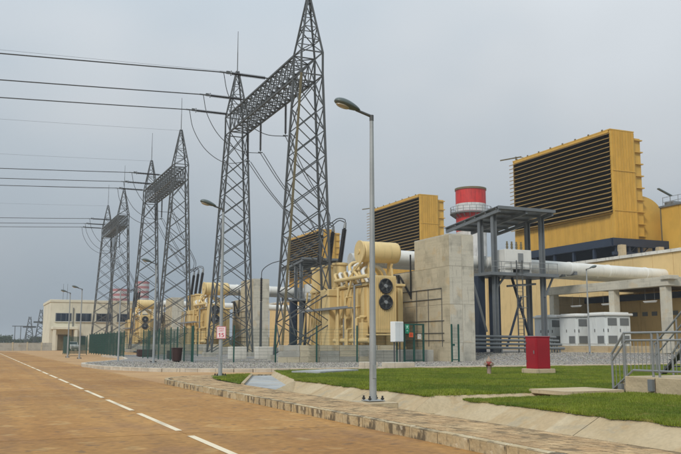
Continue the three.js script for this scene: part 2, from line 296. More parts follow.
{
  const R = rng(101), pos = [];
  for (let i = 0; i < 7; i++) {
    const a = R() * 6.283, r = 0.045 * Math.sqrt(R()), x = r * Math.cos(a), z = r * Math.sin(a), h = 0.03 + 0.035 * R(), b = R() * 6.283, w = 0.0065, lx = (R() - 0.5) * 0.05, lz = (R() - 0.5) * 0.05;
    pos.push(x - w * Math.cos(b), 0, z - w * Math.sin(b), x + w * Math.cos(b), 0, z + w * Math.sin(b), x + lx, h, z + lz);
  }
  const g = new THREE.BufferGeometry(); g.setAttribute('position', new THREE.Float32BufferAttribute(pos, 3)); g.computeVertexNormals();
  const spots = [], cone = (x, z) => { const a = Math.atan2(x, -z) * 57.296; return a > 0 && a < 62; };
  const add = (P, x0, x1, z0, z1, n, y) => { for (let i = 0; i < n; i++) { const x = x0 + (x1 - x0) * R(), z = z0 + (z1 - z0) * R(); if (!inPoly(P, x, z) || !cone(x, z)) continue; const d = Math.hypot(x, z); if (R() > Math.min(1, Math.pow(17 / d, 1.25))) continue; spots.push([x, y, z, d]); } };
  add(lawnB, 10.8, 30, -17.9, -2, 260000, 0.348); add(lawnA, 10.8, 46, -38.3, -17.9, 520000, 0.348); add(lawnC, 8.9, 12.4, -38.4, -29, 9000, 0.208);
  for (let i = 0; i < 5200; i++) { const z = -7.5 - 21 * R(); if (z < -17.1 && z > -18.7) continue; const over = Math.max(0, N2(((z / 6) % 1 + 1) % 1, 0.3, 12, 12, 4) - 0.42) * 0.24; spots.push([10.79 - over * R(), 0.345 - over * 0.25, z, 15]); }
  const mesh = new THREE.InstancedMesh(g, new THREE.MeshStandardMaterial({ roughness: 0.75, side: THREE.DoubleSide }), spots.length), o = new THREE.Object3D(), c = new THREE.Color();
  spots.forEach(([x, y, z, d], i) => {
    const n = N1(((x / 9) % 1 + 1) % 1, ((z / 9) % 1 + 1) % 1, 6, 6, 4), n2 = N2(((x / 5) % 1 + 1) % 1, ((z / 5) % 1 + 1) % 1, 14, 14, 3), s = (0.7 + 0.7 * R()) * (d > 22 ? 1.25 : 1) * (0.55 + 0.9 * n) * (1 - 0.45 * sstep(0.58, 0.74, n2));
    o.position.set(x, y, z); o.rotation.set(0, R() * 6.283, 0); o.scale.set(s * 1.1, s, s * 1.1); o.updateMatrix(); mesh.setMatrixAt(i, o.matrix);
    let t = mix([0.085, 0.142, 0.005], [0.205, 0.25, 0.014], sat(n * 2.0 - 0.5 + (R() - 0.5) * 0.5)); t = mix(t, [0.33, 0.27, 0.08], 0.65 * sstep(0.58, 0.74, n2) + 0.35 * (R() < 0.12 ? 1 : 0)); c.setRGB(t[0], t[1], t[2]); mesh.setColorAt(i, c);
  });
  mesh.name = 'lawn_grass'; mesh.userData = { kind: 'stuff', label: 'short green mown grass covering the roadside lawns', category: 'grass' }; mesh.castShadow = mesh.receiveShadow = true; scene.add(mesh);
}
const island = [[95, -46.2], [19, -46.2], [14.5, -46.8], [10, -49.7], [7.9, -55], [7.2, -62], [7.6, -66], [9.8, -71], [13, -79], [14.5, -90], [14.5, -106], [26, -112], [26, -168], [95, -168]];
structure('gravel_yard', [poly(island, 0.2)], m.gravel);
const yardY = (x, z) => 0.21 + 0.55 * sstep(49, 60, -z) * sstep(35.5, 43, x);
{
  const g = new THREE.PlaneGeometry(60, 120, 60, 60); g.rotateX(-Math.PI / 2); g.translate(65, 0, -108); const p = g.attributes.position;
  for (let i = 0; i < p.count; i++) p.setY(i, yardY(p.getX(i), p.getZ(i)) - 0.002); g.computeVertexNormals(); structure('gravel_bank', [clean(g)], m.gravel);
  runStones([[60, -46.2], [19, -46.2], [14.5, -46.8], [10, -49.7], [7.9, -55], [7.2, -62], [7.6, -66], [9.8, -71], [13, -79], [14.5, -90], [14.5, -106]], structureGroup('yard_kerb'), 0.3, 0.3, 0.22, rng(77), 1.1, m.yardKerb);
  const R = rng(55), st = new THREE.InstancedMesh(new THREE.IcosahedronGeometry(1, 0), M(0.33, 0.32, 0.30, 0.95), 26000), o = new THREE.Object3D(), c = new THREE.Color(); let n = 0;
  while (n < 26000) {
    const z = -46.4 - 26 * R() * (0.4 + 0.6 * R()), x = 7 + 52 * R(); if (!inPoly(island, x, z) || !inPoly(island, x - 0.2, z)) continue;
    const s = 0.02 + 0.03 * R(); o.position.set(x, (x > 35 ? yardY(x, z) : 0.2) + s * 0.3, z); o.rotation.set(R() * 6, R() * 6, R() * 6); o.scale.set(s * 1.3, s * 0.8, s); o.updateMatrix(); st.setMatrixAt(n, o.matrix);
    const k = 0.5 + 0.9 * R(); c.setRGB(k, k * (0.9 + 0.1 * R()), k * (0.8 + 0.15 * R())); st.setColorAt(n, c); n++;
  }
  st.name = 'gravel'; st.userData = { kind: 'stuff', label: 'loose grey crushed stone spread over the fenced yard', category: 'gravel' }; st.castShadow = st.receiveShadow = true; scene.add(st);
}

// ---------------------------------------------------------------- line gantries: two lattice towers and a box beam
const UNITZ = -51.8, which = ['nearest', 'middle', 'farthest'];
const GX = 26.7, GZ = -68, SPAN = -23, BEAM0 = 25.8, BEAM1 = 28.0, APEX = 33.5;
const xl = y => -2.7 + 1.65 * Math.min(1, y / BEAM0), xr = y => 2.1 - 1.05 * Math.min(1, y / BEAM0);
function latticeTower(parent, oz, R) {
  const t = new THREE.Group(); t.name = 'tower'; parent.add(t); t.position.set(0, 0, oz);
  const C = (y, i) => V(i & 1 ? xr(y) : xl(y), y, i & 2 ? -1 : 1), apex = V(0, APEX, 0);
  for (let i = 0; i < 4; i++) {
    const mt = i === 0 && oz === 0 ? m.rustSteel : m.galvDark;
    member('leg', C(0, i), C(BEAM0, i), 0.175, mt, t); member('leg', C(BEAM0, i), C(BEAM1, i), 0.16, m.galvDark, t);
    member('spire_leg', C(BEAM1, i), apex.clone().add(V((i & 1 ? 1 : -1) * 0.12, 0, (i & 2 ? -1 : 1) * 0.12)), 0.15, m.galvDark, t);
    part('footing', [rbox(0.9, 0.5, 0.9, C(0, i).x, 0.2, C(0, i).z, 0.03)], m.block, t);
  }
  const faces = [[0, 1], [2, 3], [0, 2], [1, 3]], ys = [0.5]; let h = 2.75; while (ys[ys.length - 1] + h * 0.6 < BEAM0) { ys.push(Math.min(BEAM0, ys[ys.length - 1] + h)); h *= 0.975; } ys[ys.length - 1] = BEAM0;
  for (const [a, b] of faces) {
    for (let k = 0; k + 1 < ys.length; k++) {
      member('brace', C(ys[k], a), C(ys[k + 1], b), 0.095, m.galvDark, t); member('brace', C(ys[k], b), C(ys[k + 1], a), 0.075, m.galvDark, t);
    }
    member('brace', C(BEAM0, a), C(BEAM0, b), 0.1, m.galvDark, t); member('brace', C(BEAM1, a), C(BEAM1, b), 0.1, m.galvDark, t); member('brace', C(BEAM0, a), C(BEAM1, b), 0.085, m.galvDark, t);
    const S = (y, i) => { const f = (y - BEAM1) / (APEX - BEAM1), c = C(BEAM1, i); return V(c.x * (1 - f * 0.88), y, c.z * (1 - f * 0.88)); };
    for (let k = 0; k < 4; k++) { const y0 = BEAM1 + k * 1.25, y1 = y0 + 1.25; member('brace', S(y0, k & 1 ? b : a), S(y1, k & 1 ? a : b), 0.075, m.galvDark, t); member('brace', S(y1, a), S(y1, b), 0.065, m.galvDark, t); }
  }
  part('lightning_rod', [cyl(V(0, APEX - 0.2, 0), V(0, APEX + 2.4, 0), 0.055, 0.05, 6), cyl(V(0, APEX + 2.4, 0), V(0, APEX + 5, 0), 0.042, 0.03, 6)], m.galvDark, t);
}
function makeGantry() {
  const g = thing('line_gantry', 'nearest and tallest steel lattice gantry, behind the fence', 'gantry', [GX, 0.2, GZ], 0, 'steel line gantries in a row'), R = rng(9);
  latticeTower(g, 0, R); latticeTower(g, SPAN, R);
  const b = new THREE.Group(); b.name = 'beam'; g.add(b);
  const c = [[-1.05, BEAM1], [1.05, BEAM1], [-1.05, BEAM0], [1.05, BEAM0]], z0 = -1, z1 = SPAN + 1, n = 13;
  for (const [x, y] of c) member('chord', V(x, y, z0), V(x, y, z1), 0.17, m.galvDark, b);
  const P = (i, k) => V(c[i][0], c[i][1], z0 + (z1 - z0) * k / n);
  for (const [i, j] of [[0, 1], [2, 3], [0, 2], [1, 3]]) for (let k = 0; k < n; k++) {
    member('brace', P(i, k), P(j, k + 1), 0.085, m.galvDark, b); member('brace', P(j, k), P(i, k + 1), 0.075, m.galvDark, b); if (k) member('brace', P(i, k), P(j, k), 0.075, m.galvDark, b);
  }
  return g;
}
const gantry = makeGantry();
const unrust = g => g.traverse(o => { if (o.material === m.rustSteel) o.material = m.galvDark; });
unrust(dup(gantry, 'line_gantry', [GX, 0.2, GZ - 52.5], 'middle steel lattice gantry, between the taller near one and the small far one'));
unrust(dup(gantry, 'line_gantry', [GX, 0.2, GZ - 105], 'farthest and smallest steel lattice gantry, in front of the pale building'));

const shedProfile = (len, r, n, q = 0.45) => { const p = [[0.001, 0], [0.05, 0]]; for (let i = 0; i < n; i++) { const y = 0.12 + (len - 0.24) * i / n, s = (len - 0.24) / n; p.push([r * q, y], [r, y + s * 0.45], [r * q, y + s * 0.7]); } p.push([0.05, len], [0.001, len]); return p; };
const tensionGeo = (() => { const g = lathe(shedProfile(3.7, 0.19, 24), 8); g.rotateZ(Math.PI / 2); g.translate(-0.3, 0, 0); return setUV(g); })();
const clampGeo = join([bar(V(-0.35, 0, 0), V(0, 0, 0), 0.1), bar(V(-5.1, 0, 0), V(-3.95, 0, 0), 0.12), box(0.35, 0.28, 0.16, -4.25, 0.05, 0), (() => { const t = clean(new THREE.TorusGeometry(0.24, 0.03, 5, 12)); t.rotateY(Math.PI / 2); t.translate(-3.95, 0.02, 0); return t; })()]);
const hangGeo = setUV(lathe(shedProfile(3.2, 0.15, 22), 8, 0, -3.5, 0));
const hangFit = join([bar(V(0, 0.05, 0), V(0, -0.35, 0), 0.06), box(0.5, 0.1, 0.12, 0, -3.62, 0)]);
const phases = [-8, -16, -22.3], phaseName = ['right', 'middle', 'left'];
for (let k = 0; k < 3; k++) {
  const oz = GZ - 52.5 * k;
  for (let p = 0; p < 3; p++) {
    const z = oz + phases[p], y = 28.15, x0 = GX - 1.1, xe = x0 - 4.9, G = which[k] + ' gantry';
    const ts = thing('tension_insulator', `horizontal dark insulator string at the ${phaseName[p]} wire of the ${G}`, 'insulator', [x0, y, z], 0, 'horizontal insulator strings on the gantries');
    part('sheds', tensionGeo, m.insul, ts); part('clamp', clampGeo, m.galvDark, ts);
    const hs = thing('hanging_insulator', `thin dark insulator hanging under the ${G} beam, ${phaseName[p]} one`, 'insulator', [GX + 0.55, BEAM0 + 0.1, z + (p === 2 ? 2.2 : 0.5)], 0, 'insulators hanging under the gantry beams');
    part('sheds', hangGeo, m.insul, hs); part('clamp', hangFit, m.galvDark, hs);
    const pts = []; for (let i = 0; i <= 30; i++) { const d = 210 * Math.pow(i / 30, 1.2); pts.push(V(xe - d, y - 0.055 * d + 0.00018 * d * d, z)); }
    single('conductor', [tube(pts, 0.056, 70, 6)], m.cable, `${phaseName[p]} dark power line running left from the ${G} over the road`, 'cable', 'power lines crossing the road');
    const hb = V(GX + 0.55, BEAM0 - 3.6, z + (p === 2 ? 2.2 : 0.5)), bush = V(30.47, 12.62, -67.98 + UNITZ * k - 2.75 * p);
    single('jumper_wire', [tube([V(xe + 0.2, y - 0.05, z), V(xe + 0.7, y - 2.2, z), V(xe + 2.2, y - 4.6, z + 0.2), V(xe + 4.4, y - 5.9, z + 0.4), hb], 0.04, 40, 5)], m.cable, `${phaseName[p]} looping jumper wire under the ${G} beam`, 'cable', 'jumper loops at the gantries');
    single('dropper_wire', [tube([hb, hb.clone().lerp(bush, 0.28).add(V(0.1, -1.2, 0)), hb.clone().lerp(bush, 0.62).add(V(0.5, -2.2, 0)), bush.clone().add(V(-1.3, -0.1, -0.9)), bush.clone().add(V(-0.6, 0.42, -0.3)), bush.clone().add(V(-0.05, 0.3, 0)), bush], 0.045, 50, 5), tube([hb.clone().add(V(0.35, 0, 0)), hb.clone().lerp(bush, 0.28).add(V(0.45, -1.3, 0)), hb.clone().lerp(bush, 0.62).add(V(0.8, -2.4, 0)), bush.clone().add(V(-1.2, -0.4, -0.9)), bush.clone().add(V(-0.5, 0.25, -0.3)), bush], 0.045, 50, 5)], m.cable, `${phaseName[p]} wire dropping from the ${G} to a transformer bushing`, 'cable', 'wires dropping to the transformers');
  }
  for (const [i, z] of [[0, oz], [1, oz + SPAN]]) {
    const pts = []; for (let j = 0; j <= 20; j++) { const d = 210 * j / 20; pts.push(V(GX - d, APEX + 0.1 - 0.045 * d + 0.00015 * d * d, z)); }
    single('shield_wire', [tube(pts, 0.013, 40, 4)], m.galvDark, `faint thin wire from the peak of the ${which[k]} gantry's ${i ? 'far left' : 'right'} tower`, 'cable', 'thin shield wires on the gantry peaks');
  }
}

// ---------------------------------------------------------------- fences and gate
function fencePanel(a, b, y, h, w = 0.007) {
  const out = [], d = V(b[0] - a[0], 0, b[1] - a[1]), len = d.length(); d.normalize(); const at = (s, yy) => V(a[0] + d.x * s, yy, a[1] + d.z * s);
  for (let s = 0.06; s < len; s += 0.1) out.push(bar(at(s, y + 0.08), at(s, y + h), w));
  for (let yy = 0.1; yy <= h; yy += 0.24) out.push(bar(at(0.02, y + yy), at(len - 0.02, y + yy), 0.01));
  return out;
}
function fence(path, label, h = 2.75, step = 3, w = 0.007) {
  const f = thing('mesh_fence', label, 'fence', [0, 0, 0], 0, 'green mesh fences round the yards');
  for (let i = 0; i + 1 < path.length; i++) {
    const [a, b] = [path[i], path[i + 1]], len = Math.hypot(b[0] - a[0], b[1] - a[1]), n = Math.max(1, Math.round(len / step)), P = k => [a[0] + (b[0] - a[0]) * k / n, a[1] + (b[1] - a[1]) * k / n];
    for (let k = 0; k < n; k++) {
      const p = P(k), q = P(k + 1);
      part('post', [box(0.09, h + 0.1, 0.09, p[0], 0.2 + h / 2, p[1]), box(0.11, 0.03, 0.11, p[0], 0.2 + h + 0.07, p[1])], m.green, f);
      part('mesh_panel', fencePanel(p, q, 0.22, h - 0.1, w), m.wire, f);
    }
    if (i + 2 === path.length) part('post', [box(0.09, h + 0.1, 0.09, b[0], 0.2 + h / 2, b[1])], m.green, f);
  }
  return f;
}
fence([[15.4, -63.2], [20.8, -59.4], [29.9, -57.0]], 'green post and mesh fence in front of the near tower and transformer');
fence([[15.4, -63.6], [15.4, -84]], 'green mesh fence running back from the dark bin, seen edge on', 2.75, 2.5, 0.009);
fence([[23.2, -93], [14.8, -92], [14.8, -122]], 'green mesh fence at the foot of the middle gantry', 2.75, 2.5, 0.012);
fence([[13.4, -113], [11.2, -113], [11.2, -121]], 'short green mesh fence by the porch of the pale building', 2.4, 2.2, 0.06);
fence([[24, -146], [34, -146]], 'green mesh fence before the farthest transformer', 2.5);
{
  const g = thing('yard_gate', 'green framed double gate with small signs left of the concrete wall end', 'gate', [30.5, 0.2, -56.9], 0.30);
  for (const x of [0, 1.08, 2.16]) part('gate_post', [box(0.12, 3.0, 0.12, x, 1.5, 0)], m.green, g);
  for (const x of [0.54, 1.62]) { part('top_rail', [box(0.94, 0.12, 0.1, x, 2.94, 0)], m.green, g); part('bottom_rail', [box(0.94, 0.08, 0.08, x, 0.15, 0)], m.green, g); part('mesh_panel', fencePanel([x - 0.46, 0], [x + 0.46, 0], 0.15, 2.7), m.wire, g); }
  const l = thing('gate_leaf', 'green gate leaf standing open at the corner of the concrete wall', 'gate', [33.75, 0.2, -55.2], 0.2);
  for (const x of [0, 0.72]) part('stile', [box(0.1, 2.95, 0.1, x, 1.48, 0)], m.green, l);
  part('rail', [box(0.62, 0.07, 0.07, 0.36, 0.2, 0)], m.green, l); part('latch', [box(0.2, 0.16, 0.14, 0.12, 1.35, 0.05)], m.green, l); part('mesh_panel', fencePanel([0.05, 0], [0.67, 0], 0.15, 2.7), m.wire, l);
}
function signTex(w, h, draw) { const c = document.createElement('canvas'); c.width = w; c.height = h; const x = c.getContext('2d'); draw(x, w, h); const t = new THREE.CanvasTexture(c); t.colorSpace = THREE.SRGBColorSpace; return t; }
function signBoard(name, w, h, tex, label, pos, ry, group) {
  const s = thing(name, label, 'sign', pos, ry, group); part('backing', [box(w, h, 0.015, 0, 0, -0.012)], m.galv, s);
  const f = new THREE.PlaneGeometry(w - 0.006, h - 0.006); const p = shade(new THREE.Mesh(f, new THREE.MeshStandardMaterial({ map: tex, roughness: 0.5 }))); p.name = 'face'; s.add(p); return s;
}
signBoard('safety_sign', 0.46, 0.72, signTex(96, 150, (x, w, h) => { x.fillStyle = '#17936b'; x.fillRect(0, 0, w, h); x.strokeStyle = '#cfeee2'; x.lineWidth = 10; x.beginPath(); x.moveTo(22, 22); x.lineTo(74, 70); x.moveTo(74, 22); x.lineTo(22, 70); x.stroke(); x.fillStyle = '#cfeee2'; x.beginPath(); x.arc(48, 30, 10, 0, 7); x.fill(); x.fillRect(30, 100, 36, 12); }), 'green safety sign with white figure on the gate', [30.72, 2.78, -56.80], 0.30);
signBoard('warning_sign', 0.46, 0.36, signTex(96, 76, (x, w, h) => { x.fillStyle = '#e2622a'; x.fillRect(0, 0, w, h); x.fillStyle = '#c8431c'; x.fillRect(20, 16, 56, 44); }), 'small orange warning sign on the gate below the green one', [31.12, 2.32, -56.92], 0.30);
signBoard('notice_sign', 0.42, 0.4, signTex(96, 90, (x, w, h) => { x.fillStyle = '#d9d3c4'; x.fillRect(0, 0, w, h); x.fillStyle = '#b9746a'; x.fillRect(14, 14, 30, 10); x.fillRect(52, 40, 26, 10); }), 'small faded white notice on the right gate leaf', [32.0, 2.2, -57.18], 0.30);

// ---------------------------------------------------------------- generating units, three alike in a row
const unitNear = ['nearest', 'middle', 'farthest'];
// step-up transformer; local origin on the yard at (31, 0.2, -66)
function makeTransformer() {
  const t = thing('transformer', 'large yellow power transformer behind the tall lamp post', 'transformer', [31, 0.2, -66], 0, 'yellow step-up transformers');
  part('plinth', [rbox(5.4, 0.95, 17, 0, 0.475, -0.4, 0.04)], m.block, t);
  const tank = part('tank', [rbox(3.3, 5.2, 12.4, 0, 3.6, -1.2, 0.12)], m.trafo, t);
  part('cover_rim', [rbox(3.62, 0.22, 12.7, 0, 6.3, -1.2, 0.04)], m.trafo, tank);
  part('base_rim', [rbox(3.62, 0.25, 12.7, 0, 1.1, -1.2, 0.04)], m.trafo, tank);
  for (let i = 0; i < 11; i++) part('stiffener', [box(0.22, 4.7, 0.16, -1.76, 3.7, -7.0 + i * 1.16)], m.trafo, tank);
  for (let i = 0; i < 3; i++) part('stiffener', [box(0.16, 4.7, 0.22, -1.1 + i * 1.1, 3.7, 5.1)], m.trafo, tank);
  part('front_box', [rbox(1.0, 4.9, 1.7, -2.2, 3.55, -1.6, 0.1), rbox(1.2, 0.6, 1.9, -2.2, 5.9, -1.6, 0.06)], m.trafo, t);
  for (let p = 0; p < 3; p++) {
    const z = -2.2 - 2.6 * p, tilt = V(0.12, 1, 0.06 - 0.04 * p).normalize();
    const tu = part('turret', [cyl(V(-1.05, 6.3, z), V(-1.0, 8.55, z), 0.62, 0.6, 18), cyl(V(-1.0, 8.5, z), V(-1.0, 8.7, z), 0.74, 0.74, 18), cyl(V(-1.05, 6.35, z), V(-1.05, 6.5, z), 0.74, 0.74, 18)], m.trafo, t);
    const b = lathe(shedProfile(3.3, 0.25, 26, 0.74), 12); b.applyQuaternion(new THREE.Quaternion().setFromUnitVectors(UP, tilt)); b.translate(-1.0, 8.7, z);
    const bu = part('bushing', [b], m.insul, t); const e = V(-1, 8.7, z).addScaledVector(tilt, 3.3);
    part('terminal', [cyl(e.clone().addScaledVector(tilt, -0.05), e.clone().addScaledVector(tilt, 0.5), 0.16, 0.1, 10)], m.galv, bu);
  }
  const cons = part('conservator', [(() => { const g = clean(new THREE.LatheGeometry([[0.001, 0], [0.6, 0.02], [0.84, 0.14], [0.9, 0.3], [0.9, 3.3], [0.84, 3.46], [0.6, 3.58], [0.001, 3.6]].map(a => new THREE.Vector2(...a)), 28)); g.rotateZ(-Math.PI / 2); g.translate(-1.9, 9.1, 4.0); return g; })()], m.trafo, t);
  part('end_flange', [cyl(V(-1.98, 9.1, 4), V(-1.86, 9.1, 4), 0.95, 0.95, 24)], m.trafo, cons);
  part('gauge', [cyl(V(-2.06, 9.1, 4), V(-1.96, 9.1, 4), 0.2, 0.2, 12)], m.trafo, cons);
  for (const x of [-1.2, 0.9]) part('support_leg', [bar(V(x, 6.3, 3.5), V(x, 8.3, 3.8), 0.16), bar(V(x, 6.3, 4.6), V(x, 8.3, 4.2), 0.16), bar(V(x, 6.4, 3.6), V(x, 8.1, 4.5), 0.1)], m.trafo, t);
  part('relay_pipe', [tube([V(-1.2, 8.3, 3.6), V(-1.5, 7.6, 3.0), V(-1.2, 7.0, 2.0), V(-0.8, 6.4, 1.0)], 0.11, 20, 8)], m.trafo, t);
  for (let i = 0; i < 5; i++) part('oil_pipe', [tube([V(-1.9, 6.9 - 0.1 * i, 3.9 - 1.05 * i), V(-2.1, 7.4, 3.4 - 1.05 * i), V(-1.6, 7.5, 2.6 - 1.0 * i), V(-1.4, 6.4, 2.2 - 1.0 * i)], 0.14, 16, 8)], i % 2 ? m.white : m.trafo, t);
  part('header_pipe', [cyl(V(-2.2, 6.9, 6.2), V(-2.2, 6.9, -0.4), 0.17, 0.17, 10)], m.trafo, t);
  part('header_pipe', [cyl(V(-2.3, 1.7, 6.6), V(-2.3, 1.7, -0.4), 0.2, 0.2, 10)], m.trafo, t);
  part('diagonal_pipe', [cyl(V(-2.1, 7.9, 3.4), V(-2.4, 3.6, 1.4), 0.1, 0.1, 8)], m.trafo, t);
  part('diagonal_pipe', [cyl(V(-1.9, 8.3, 4.4), V(-2.3, 6.9, 2.6), 0.09, 0.09, 8)], m.trafo, t);
  for (let i = 0; i < 6; i++) part('valve', [cyl(V(-2.45, 2.2 + 0.7 * (i % 3), 0.6 + i * 0.9), V(-2.05, 2.2 + 0.7 * (i % 3), 0.6 + i * 0.9), 0.13, 0.13, 10)], i % 3 ? m.trafo : m.trafo, t);
  const rad = part('cooler', [rbox(1.9, 4.6, 1.2, -0.9, 4.6, 6.2, 0.05)], m.trafo, t);
  for (let i = 0; i < 12; i++) part('fin', [box(0.03, 4.3, 1.3, -1.78 + i * 0.16, 4.6, 6.2)], m.trafo, rad);
  for (const [i, y] of [6.05, 4.75].entries()) {
    const f = part('fan', [(() => { const g = clean(new THREE.TorusGeometry(0.56, 0.07, 8, 24)); g.translate(-0.95, y, 6.9); return g; })(), cyl(V(-0.95, y, 6.82), V(-0.95, y, 6.86), 0.54, 0.54, 20)], m.black, t);
    part('hub', [cyl(V(-0.95, y, 6.85), V(-0.95, y, 6.99), 0.17, 0.14, 12)], m.galv, f);
    for (let k = 0; k < 5; k++) { const a = k * 1.2566 + i; part('fan_blade', [box(0.36, 0.16, 0.015, -0.95 + 0.34 * Math.cos(a), y + 0.34 * Math.sin(a), 6.9, 0.35, 0, a)], m.galvDark, f); }
  }
  for (let i = 0; i < 9; i++) { const z = -0.2 + i * 0.62, y1 = 2.6 + ((i * 7) % 5) * 0.9; part('riser_pipe', [cyl(V(-2.35 - 0.12 * (i % 3), 1.0, z), V(-2.35 - 0.12 * (i % 3), y1, z), 0.07 + 0.025 * (i % 3), 0.07 + 0.025 * (i % 3), 8), cyl(V(-2.35 - 0.12 * (i % 3), y1, z), V(-1.7, y1 + 0.15, z), 0.08, 0.08, 8)], i % 4 === 3 ? m.galv : m.trafo, t); }
  for (let i = 0; i < 5; i++) part('frame_strut', [bar(V(-2.7, 1.1, -7.2 + i * 1.15), V(-2.5, 6.2, -6.4 + i * 1.15), 0.12)], i % 2 ? m.trafo : m.trafo, t);
  part('cable_tray', [box(0.5, 0.1, 11.0, -2.75, 4.4, -1.6), box(0.04, 0.2, 11.0, -3.0, 4.45, -1.6)], m.galv, t);
  for (let i = 0; i < 4; i++) part('top_pipe', [tube([V(-1.5, 6.5, 4.6 - i * 0.8), V(-1.7, 7.5 + 0.2 * i, 4.2 - i * 0.9), V(-0.6, 8.0 + 0.15 * i, 3.6 - i * 0.9), V(0.8, 7.6, 3.0 - i * 0.9), V(1.2, 6.5, 2.8 - i * 0.9)], 0.13 + 0.03 * (i % 2), 24, 8)], i % 2 ? m.trafo : m.white, t);
  for (let i = 0; i < 3; i++) part('inspection_panel', [rbox(0.06, 1.5, 0.85, -1.7, 3.2 + (i % 2) * 1.2, 0.9 + i * 1.16, 0.02)], m.trafo, t);
  part('marshalling_box', [rbox(0.5, 1.5, 1.1, -2.1, 2.4, 4.9, 0.03)], m.trafo, t); part('relay_flask', [cyl(V(-1.7, 2.4, 6.5), V(-1.7, 3.2, 6.5), 0.3, 0.24, 12)], m.trafo, t);
  part('drip_tray', [rbox(2.4, 0.12, 1.6, -0.9, 2.15, 6.3, 0.03)], m.trafo, t);
  return t;
}
const trafo = makeTransformer();
dup(trafo, 'transformer', [31, 0.2, -66 + UNITZ], 'yellow transformer with two black bushings, left of the nearest gantry\'s left tower');
dup(trafo, 'transformer', [31, 0.2, -66 + 2 * UNITZ], 'small far yellow transformer between the middle gantry\'s towers');

// containment wall in bays round the transformer front
function makeBund() {
  const b = thing('containment_wall', 'low grey concrete block wall behind the fence, below the nearest tower', 'wall', [0, 0.2, 0], 0, 'low concrete walls round the transformers'), R = rng(31);
  for (let i = 0; i < 6; i++) for (let j = 0; j < 3; j++) part('block', [rbox(1.62, 0.43, 0.3, 21.7 + i * 1.645 + (j % 2) * 0.02, 0.22 + j * 0.445, -58.9 + (R() - 0.5) * 0.02, 0.02)], R() < 0.5 ? m.block : m.concrete, b, [i * 1.3, j * 2.1]);
  return b;
}
const bund = makeBund();
dup(bund, 'containment_wall', [0, 0.2, UNITZ], 'low concrete block wall in front of the transformer with two bushings');
dup(bund, 'containment_wall', [0, 0.2, 2 * UNITZ], 'low concrete block wall in front of the farthest transformer');

// tall concrete fire wall, cast in lifts; the joints between the lifts are open grooves
function makeFirewall() {
  const w = thing('fire_wall', 'tall weathered concrete wall right of the nearest transformer', 'wall', [34.75, 0.2, -57], 0, 'tall concrete fire walls'), R = rng(41);
  part('core', [box(2.24, 10.1, 5.6, 1.17, 5.05, -2.9), box(2.24, 7.6, 4.3, 1.17, 3.8, -7.86)], m.concrete, w);
  const rows = [0, 1.5, 4.6, 7.7, 10.25];
  for (let r = 0; r + 1 < rows.length; r++) {
    const h = rows[r + 1] - rows[r] - 0.012, y = (rows[r] + rows[r + 1]) / 2;
    for (let c = 0; c < (r === 3 ? 3 : 5); c++) part('lift', [rbox(0.06, h, 1.888, 0.022 - R() * 0.008, y, -1.02 - c * 1.9, 0.012)], m.concrete, w, [r * 1.7, c * 2.3]);
    for (let c = 0; c < 2; c++) part('lift', [rbox(1.148, h, 0.06, 0.6 + c * 1.16, y, -0.04 + R() * 0.006, 0.012)], m.concreteB, w, [r * 1.1 + 3, c * 1.9]);
  }
  part('coping', [box(2.3, 0.1, 5.7, 1.17, 10.3, -2.95)], m.concreteB, w);
  part('cable_bracket', [bar(V(-0.12, 7.5, -9.9), V(-0.12, 7.5, -8.6), 0.18), bar(V(-0.12, 7.55, -8.6), V(-0.12, 5.4, -8.4), 0.2), bar(V(-0.12, 7.4, -8.3), V(-0.12, 5.5, -6.3), 0.12), bar(V(-0.12, 9.2, -6.3), V(-0.12, 5.3, -6.3), 0.1)], m.black, w);
  for (const y of [5.95, 5.1]) part('conduit', [cyl(V(-0.06, y, -9.5), V(-0.06, y, -1.2), 0.03, 0.03, 6)], m.galvDark, w);
  for (const z of [-1.2, -3.4, -5.4]) part('conduit', [cyl(V(-0.06, 5.95, z), V(-0.06, 1.2, z), 0.026, 0.026, 6)], m.galvDark, w);
  for (const y of [3.3, 2.3, 1.7]) part('conduit', [cyl(V(-0.06, y, -9.5), V(-0.06, y, -0.9), 0.026, 0.026, 6)], m.galvDark, w);
  return w;
}
const fw = makeFirewall();
dup(fw, 'fire_wall', [34.75, 0.2, -57 + UNITZ], 'tall concrete wall seen just left of the nearest gantry\'s right tower');
dup(fw, 'fire_wall', [34.75, 0.2, -57 + 2 * UNITZ], 'small far concrete wall left of the nearest gantry\'s left tower');

// white bus ducts from transformer to turbine hall
function makeDuct(i) {
  const z = -69.2 - i * 1.9, d = thing('bus_duct', '', 'pipe', [0, 0, z], 0, 'white bus ducts'), y = [9.9, 9.85, 9.8][i], x0 = 33.2;
  part('pipe', [cyl(V(x0, y, 0), V(72, y - 0.7, 0), 0.66, 0.66, 24)], m.white, d);
  for (let x = 36; x < 72; x += 5.2) part('collar', [cyl(V(x - 0.09, y - 0.0177 * (x - x0), 0), V(x + 0.09, y - 0.0177 * (x - x0), 0), 0.70, 0.70, 24)], m.whiteClean, d);
  for (const x of [41, 57.2]) part('support', [box(0.35, 0.35, 1.3, x, y - 0.95, 0), box(0.22, x < 50 ? 7.0 : 0.5, 0.22, x, y - (x < 50 ? 4.6 : 0.9), 0)], m.steel, d);
  return d;
}
for (let i = 0; i < 3; i++) {
  const d = makeDuct(i), n = ['front', 'middle', 'rear'][i]; d.userData.label = `${n} white pipe running from the nearest concrete wall to the turbine hall`;
  dup(d, 'bus_duct', [0, 0, d.position.z + UNITZ], `${n} white pipe behind the nearest lattice tower`);
  if (i === 0) dup(d, 'bus_duct', [0, 0, d.position.z + 2 * UNITZ], 'small far white pipe at the farthest transformer');
}

